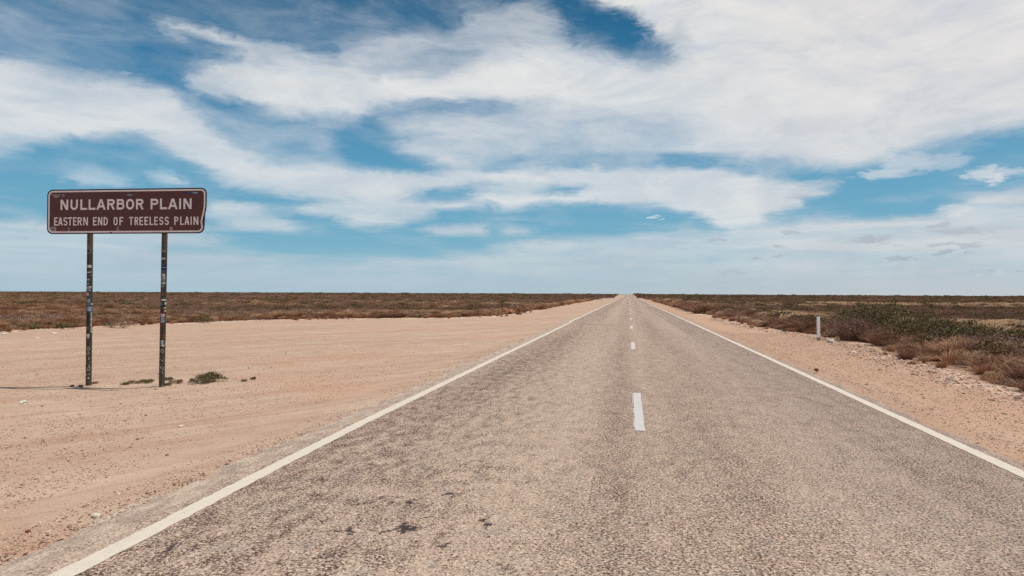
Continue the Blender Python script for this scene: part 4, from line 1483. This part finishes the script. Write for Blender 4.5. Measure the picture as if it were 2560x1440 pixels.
# posts
def post_mat():
    m, t, p = new_mat('painted_steel_post')
    g = t.node('ShaderNodeNewGeometry'); P = g.outputs['Position']
    x, y, z = t.sep(P)
    n = t.noise(P, 9, 5, .6)
    zz = t.math('ADD', z, t.math('MULTIPLY', t.math('SUBTRACT', n, .5), .5))
    c = t.ramp(t.math('DIVIDE', zz, 3.0), [(0.02, (.075, .062, .044)), (.10, (.046, .045, .031)), (.3, (.034, .036, .026)), (.66, (.030, .036, .026)),
                                          (.76, (.04, .036, .027)), (.82, (.080, .058, .040)), (.95, (.092, .066, .047))])
    r = t.noise(P, 38, 4, .7)
    c = t.mix(t.smooth(r, .6, .72, 0, .6), c, (.17, .115, .08, 1))
    t.put(p.inputs['Base Color'], c)
    p.inputs['Roughness'].default_value = .55; p.inputs['Specular IOR Level'].default_value = .3
    return m


M['post'] = post_mat()
PR = .0475


def make_post(t_frac, lean):
    ux = t_frac * W - .052
    zt = ZB + HP * .93 - ZR
    n = 28
    V = []; Fc = []
    zs = [-.12, zt]
    for z in zs:
        for i in range(n):
            a = 2 * math.pi * i / n
            V.append((PR * math.cos(a), PR * math.sin(a), z))
    for i in range(n):
        j = (i + 1) % n
        Fc.append((i, j, n + j, n + i))
    mb = MB(); mb.add(V, Fc); mb.add(V[n:], [tuple(range(n))])
    o = mb.build('post', M['post'], root, True)
    me = o.data
    me.polygons[-1].use_smooth = False
    o.location = (ux, .010 + PR + .002 + .03, 0)
    # lean: base shifted along the panel
    o.rotation_euler = (0, math.atan2(lean, zt), 0)
    o.location.x -= lean
    # bracket behind the panel
    return o


pl = make_post(.2708, 0.0)
pr = make_post(.744, .036)
for po, zc in ((pl, .62), (pl, .16), (pr, .62), (pr, .16)):
    mb = MB(); zz = ZB + zc - ZR
    mb.box(-.09, .09, -PR - .034, -PR - .0005, zz - .02, zz + .02)
    mb.build('bracket', M['alu'], po)


def view_ang(o):
    w = root.matrix_basis @ o.matrix_basis @ Vector((0, 0, 1.2))
    a = math.atan2(-w.y, -w.x) - SANG
    return a


def on_post(o, u, z, r):
    """u -1..1 across the visible width (left to right in the photo)"""
    a = view_ang(o) + math.asin(max(-.995, min(.995, u)))
    return (r * math.cos(a), r * math.sin(a), z)


def post_z(yc, px_mid, crop0=580.0):
    py = crop0 + yc / 3.6
    hz = 728.6 + px_mid * .0051
    zc = 11.80 if px_mid < 300 else 11.62
    return CAMH - (py - hz) / F * zc - ZR


def patch(o, y0, y1, u0, u1, col, k=0, name='sticker'):
    pxm = 219 if o is pl else 406
    za, zb = post_z(y1, pxm), post_z(y0, pxm)
    mb = MB(); n = 5; r = PR + .0012 + .0006 * k
    us = np.linspace(u0, u1, n + 1)
    V = [on_post(o, u, z, r) for z in (za, zb) for u in us]
    mb.add(V, [(i, i + 1, n + 2 + i, n + 1 + i) for i in range(n)])
    return mb.build(name, cmat(col), o)


def disc(o, yc, rad, uc, col, k=0):
    pxm = 219 if o is pl else 406
    z = post_z(yc, pxm); r = PR + .0014 + .0006 * k
    dr = rad / 3.6 / F * 11.7
    pts = [on_post(o, uc + dr / PR * math.cos(a), z + dr * math.sin(a), r) for a in np.linspace(0, 2 * math.pi, 17)[:-1]]
    mb = MB(); mb.add(pts + [on_post(o, uc, z, r)], [(i, (i + 1) % 16, 16) for i in range(16)])
    return mb.build('sticker', cmat(col), o)


def scrawl(o, strokes, w, col):
    """hand lettering on the pipe: strokes of (u, crop y)"""
    pxm = 219 if o is pl else 406
    mb = MB(); r = PR + .0022
    for k, st in enumerate(strokes):
        P2 = [(u * PR, post_z(yc, pxm)) for u, yc in st]
        for i in range(len(P2) - 1):
            a, b = P2[i], P2[i + 1]
            dx, dz = b[0] - a[0], b[1] - a[1]; m = math.hypot(dx, dz) or 1
            nx, nz = -dz / m * w / 2, dx / m * w / 2
            q = [(a[0] + nx, a[1] + nz), (a[0] - nx, a[1] - nz), (b[0] - nx, b[1] - nz), (b[0] + nx, b[1] + nz)]
            mb.add([on_post(o, p[0] / PR, p[1], r + .00005 * (i % 7 + k)) for p in q], [(0, 1, 2, 3)])
    return mb.build('graffiti', cmat(col), o)


# left post
for a in [(122, 144, -.95, -.25, '#8d8178'), (128, 138, -.75, -.45, '#3a352e', 1), (156, 190, -.95, .15, '#a09488'), (160, 186, -.9, .05, '#1d1c1c', 1),
          (298, 323, -.95, .5, '#c6b8b0'), (352, 394, -.98, .62, '#948a86'), (356, 390, -.97, .52, '#1a1a1e', 1), (360, 372, -.9, .2, '#b5aaa8', 2),
          (416, 446, -.98, .0, '#56607c'), (446, 488, -.98, -.05, '#343a4e'), (424, 434, -.85, -.1, '#a8a4a8', 1), (458, 476, -.7, -.2, '#8d909c', 1),
          (490, 503, -.98, .6, '#bfa8a4'), (505, 538, -.98, .45, '#2c2628'), (510, 518, -.9, .3, '#b9aeac', 1), (524, 532, -.7, .4, '#a89c9a', 1),
          (544, 582, -.98, -.15, '#8d7274'), (552, 572, -.85, -.35, '#c2b2b0', 1), (560, 600, -.1, .55, '#3c4144'), (600, 664, -.98, .3, '#5e6470'),
          (606, 634, -.7, .15, '#94959c', 1), (645, 656, .5, .98, '#c9c2c0'), (674, 716, -.98, .98, '#8496b8'), (735, 832, -.98, -.1, '#23231f'),
          (738, 828, -.98, -.82, '#77706c', 1), (852, 880, -.9, -.1, '#565450'), (920, 946, -.85, .1, '#bfb9b8'), (940, 962, -.6, -.05, '#b0a8a8'),
          (964, 986, -.85, -.05, '#5e2c2a')]:
    patch(pl, *a)
strip_y = 728
while strip_y < 902:
    hgt_ = random.choice([5, 7, 10]); patch(pl, strip_y, strip_y + hgt_, .42 + random.uniform(-.05, .1), .80 + random.uniform(-.12, .08), '#c6bfba')
    strip_y += hgt_ + random.choice([2, 3])
# "daniel." written down the left post (baseline to the left, letters turned a quarter clockwise)
scrawl(pl, [
    [(.62, 1062), (-.15, 1062), (-.75, 1066)], [(-.1, 1036), (-.5, 1040), (-.7, 1054), (-.45, 1066), (.0, 1064)], [(-.1, 1036), (.15, 1050), (.1, 1062)],
    [(-.6, 1084), (-.1, 1080), (.1, 1094), (-.35, 1104), (-.75, 1098)], [(.05, 1104), (-.7, 1112)],
    [(.0, 1128), (-.75, 1126)], [(-.2, 1130), (.1, 1142), (-.1, 1154), (-.75, 1158)],
    [(.1, 1172), (-.7, 1180)], [(.42, 1172), (.38, 1180)],
    [(-.3, 1192), (.1, 1204), (.35, 1226), (.0, 1250), (-.5, 1246), (-.3, 1226), (.1, 1214)], [(-.5, 1246), (-.8, 1262)],
    [(.55, 1280), (-.1, 1284), (-.7, 1292), (-.8, 1276)]], .0085, '#b4aea6')
patch(pl, 1310, 1326, -.35, .1, '#c8c2ba')
# right post
for a in [(164, 182, -.85, .35, '#8b7350'), (232, 248, -.95, .3, '#b7aca8'), (288, 346, -.98, .98, '#1d222b'), (294, 302, -.4, -.1, '#7b9aa0', 1),
          (317, 324, -.95, .6, '#6f8fb6', 1), (340, 376, -.9, .15, '#4c5468'), (378, 402, -.6, .35, '#c0b8b6'), (404, 440, -.95, .45, '#a49c9c'),
          (412, 420, -.9, -.2, '#3a3636', 1), (428, 436, -.3, .3, '#4a4444', 1), (450, 470, -.95, .5, '#b2a8a6'), (474, 500, -.95, .1, '#877c7c'),
          (480, 488, -.8, -.2, '#3c3434', 1), (506, 538, -.95, -.1, '#55403c'), (545, 580, -.98, .1, '#6a4636'), (605, 622, -.7, .95, '#c6beb8'),
          (626, 674, -.98, .98, '#1e2c34'), (636, 662, -.95, -.35, '#4e8d74', 1), (634, 656, .45, .92, '#cfcac6', 1), (682, 691, .2, .95, '#cfc690'),
          (708, 718, .35, .95, '#cfcabc'), (688, 736, -.98, .1, '#6a3430'), (700, 730, -.8, -.15, '#2c2422', 1), (738, 768, -.98, .35, '#b9a69e'),
          (744, 762, .33, .6, '#b9a69e'), (824, 862, -.95, -.1, '#6c2826'), (872, 904, -.7, -.2, '#5e2e2c'), (928, 962, -.8, .65, '#6f3c36'),
          (938, 950, -.6, .4, '#4a2a28', 1)]:
    patch(pr, *a)
disc(pr, 796, 22, -.28, '#b5bcc6'); disc(pr, 796, 14, -.28, '#8492a6', 1)
disc(pr, 1005, 26, -.2, '#c3c3c6'); disc(pr, 1003, 12, -.2, '#9aa2b2', 1); patch(pr, 1018, 1036, -.1, .55, '#b6b4b4')
scrawl(pr, [
    [(.2, 1062), (-.35, 1058), (-.55, 1074), (-.1, 1090), (.35, 1082), (.2, 1062)],
    [(.55, 1108), (-.5, 1124), (.5, 1140)],
    [(.55, 1150), (-.45, 1150), (-.2, 1162), (.4, 1166)], [(.5, 1172), (-.5, 1196)], [(.5, 1190), (-.4, 1214)],
    [(.4, 1222), (-.3, 1218), (-.6, 1232), (.3, 1244), (.5, 1226)], [(-.5, 1216), (.3, 1280)], [(.3, 1246), (-.5, 1262)]], .0085, '#b0aaa4')
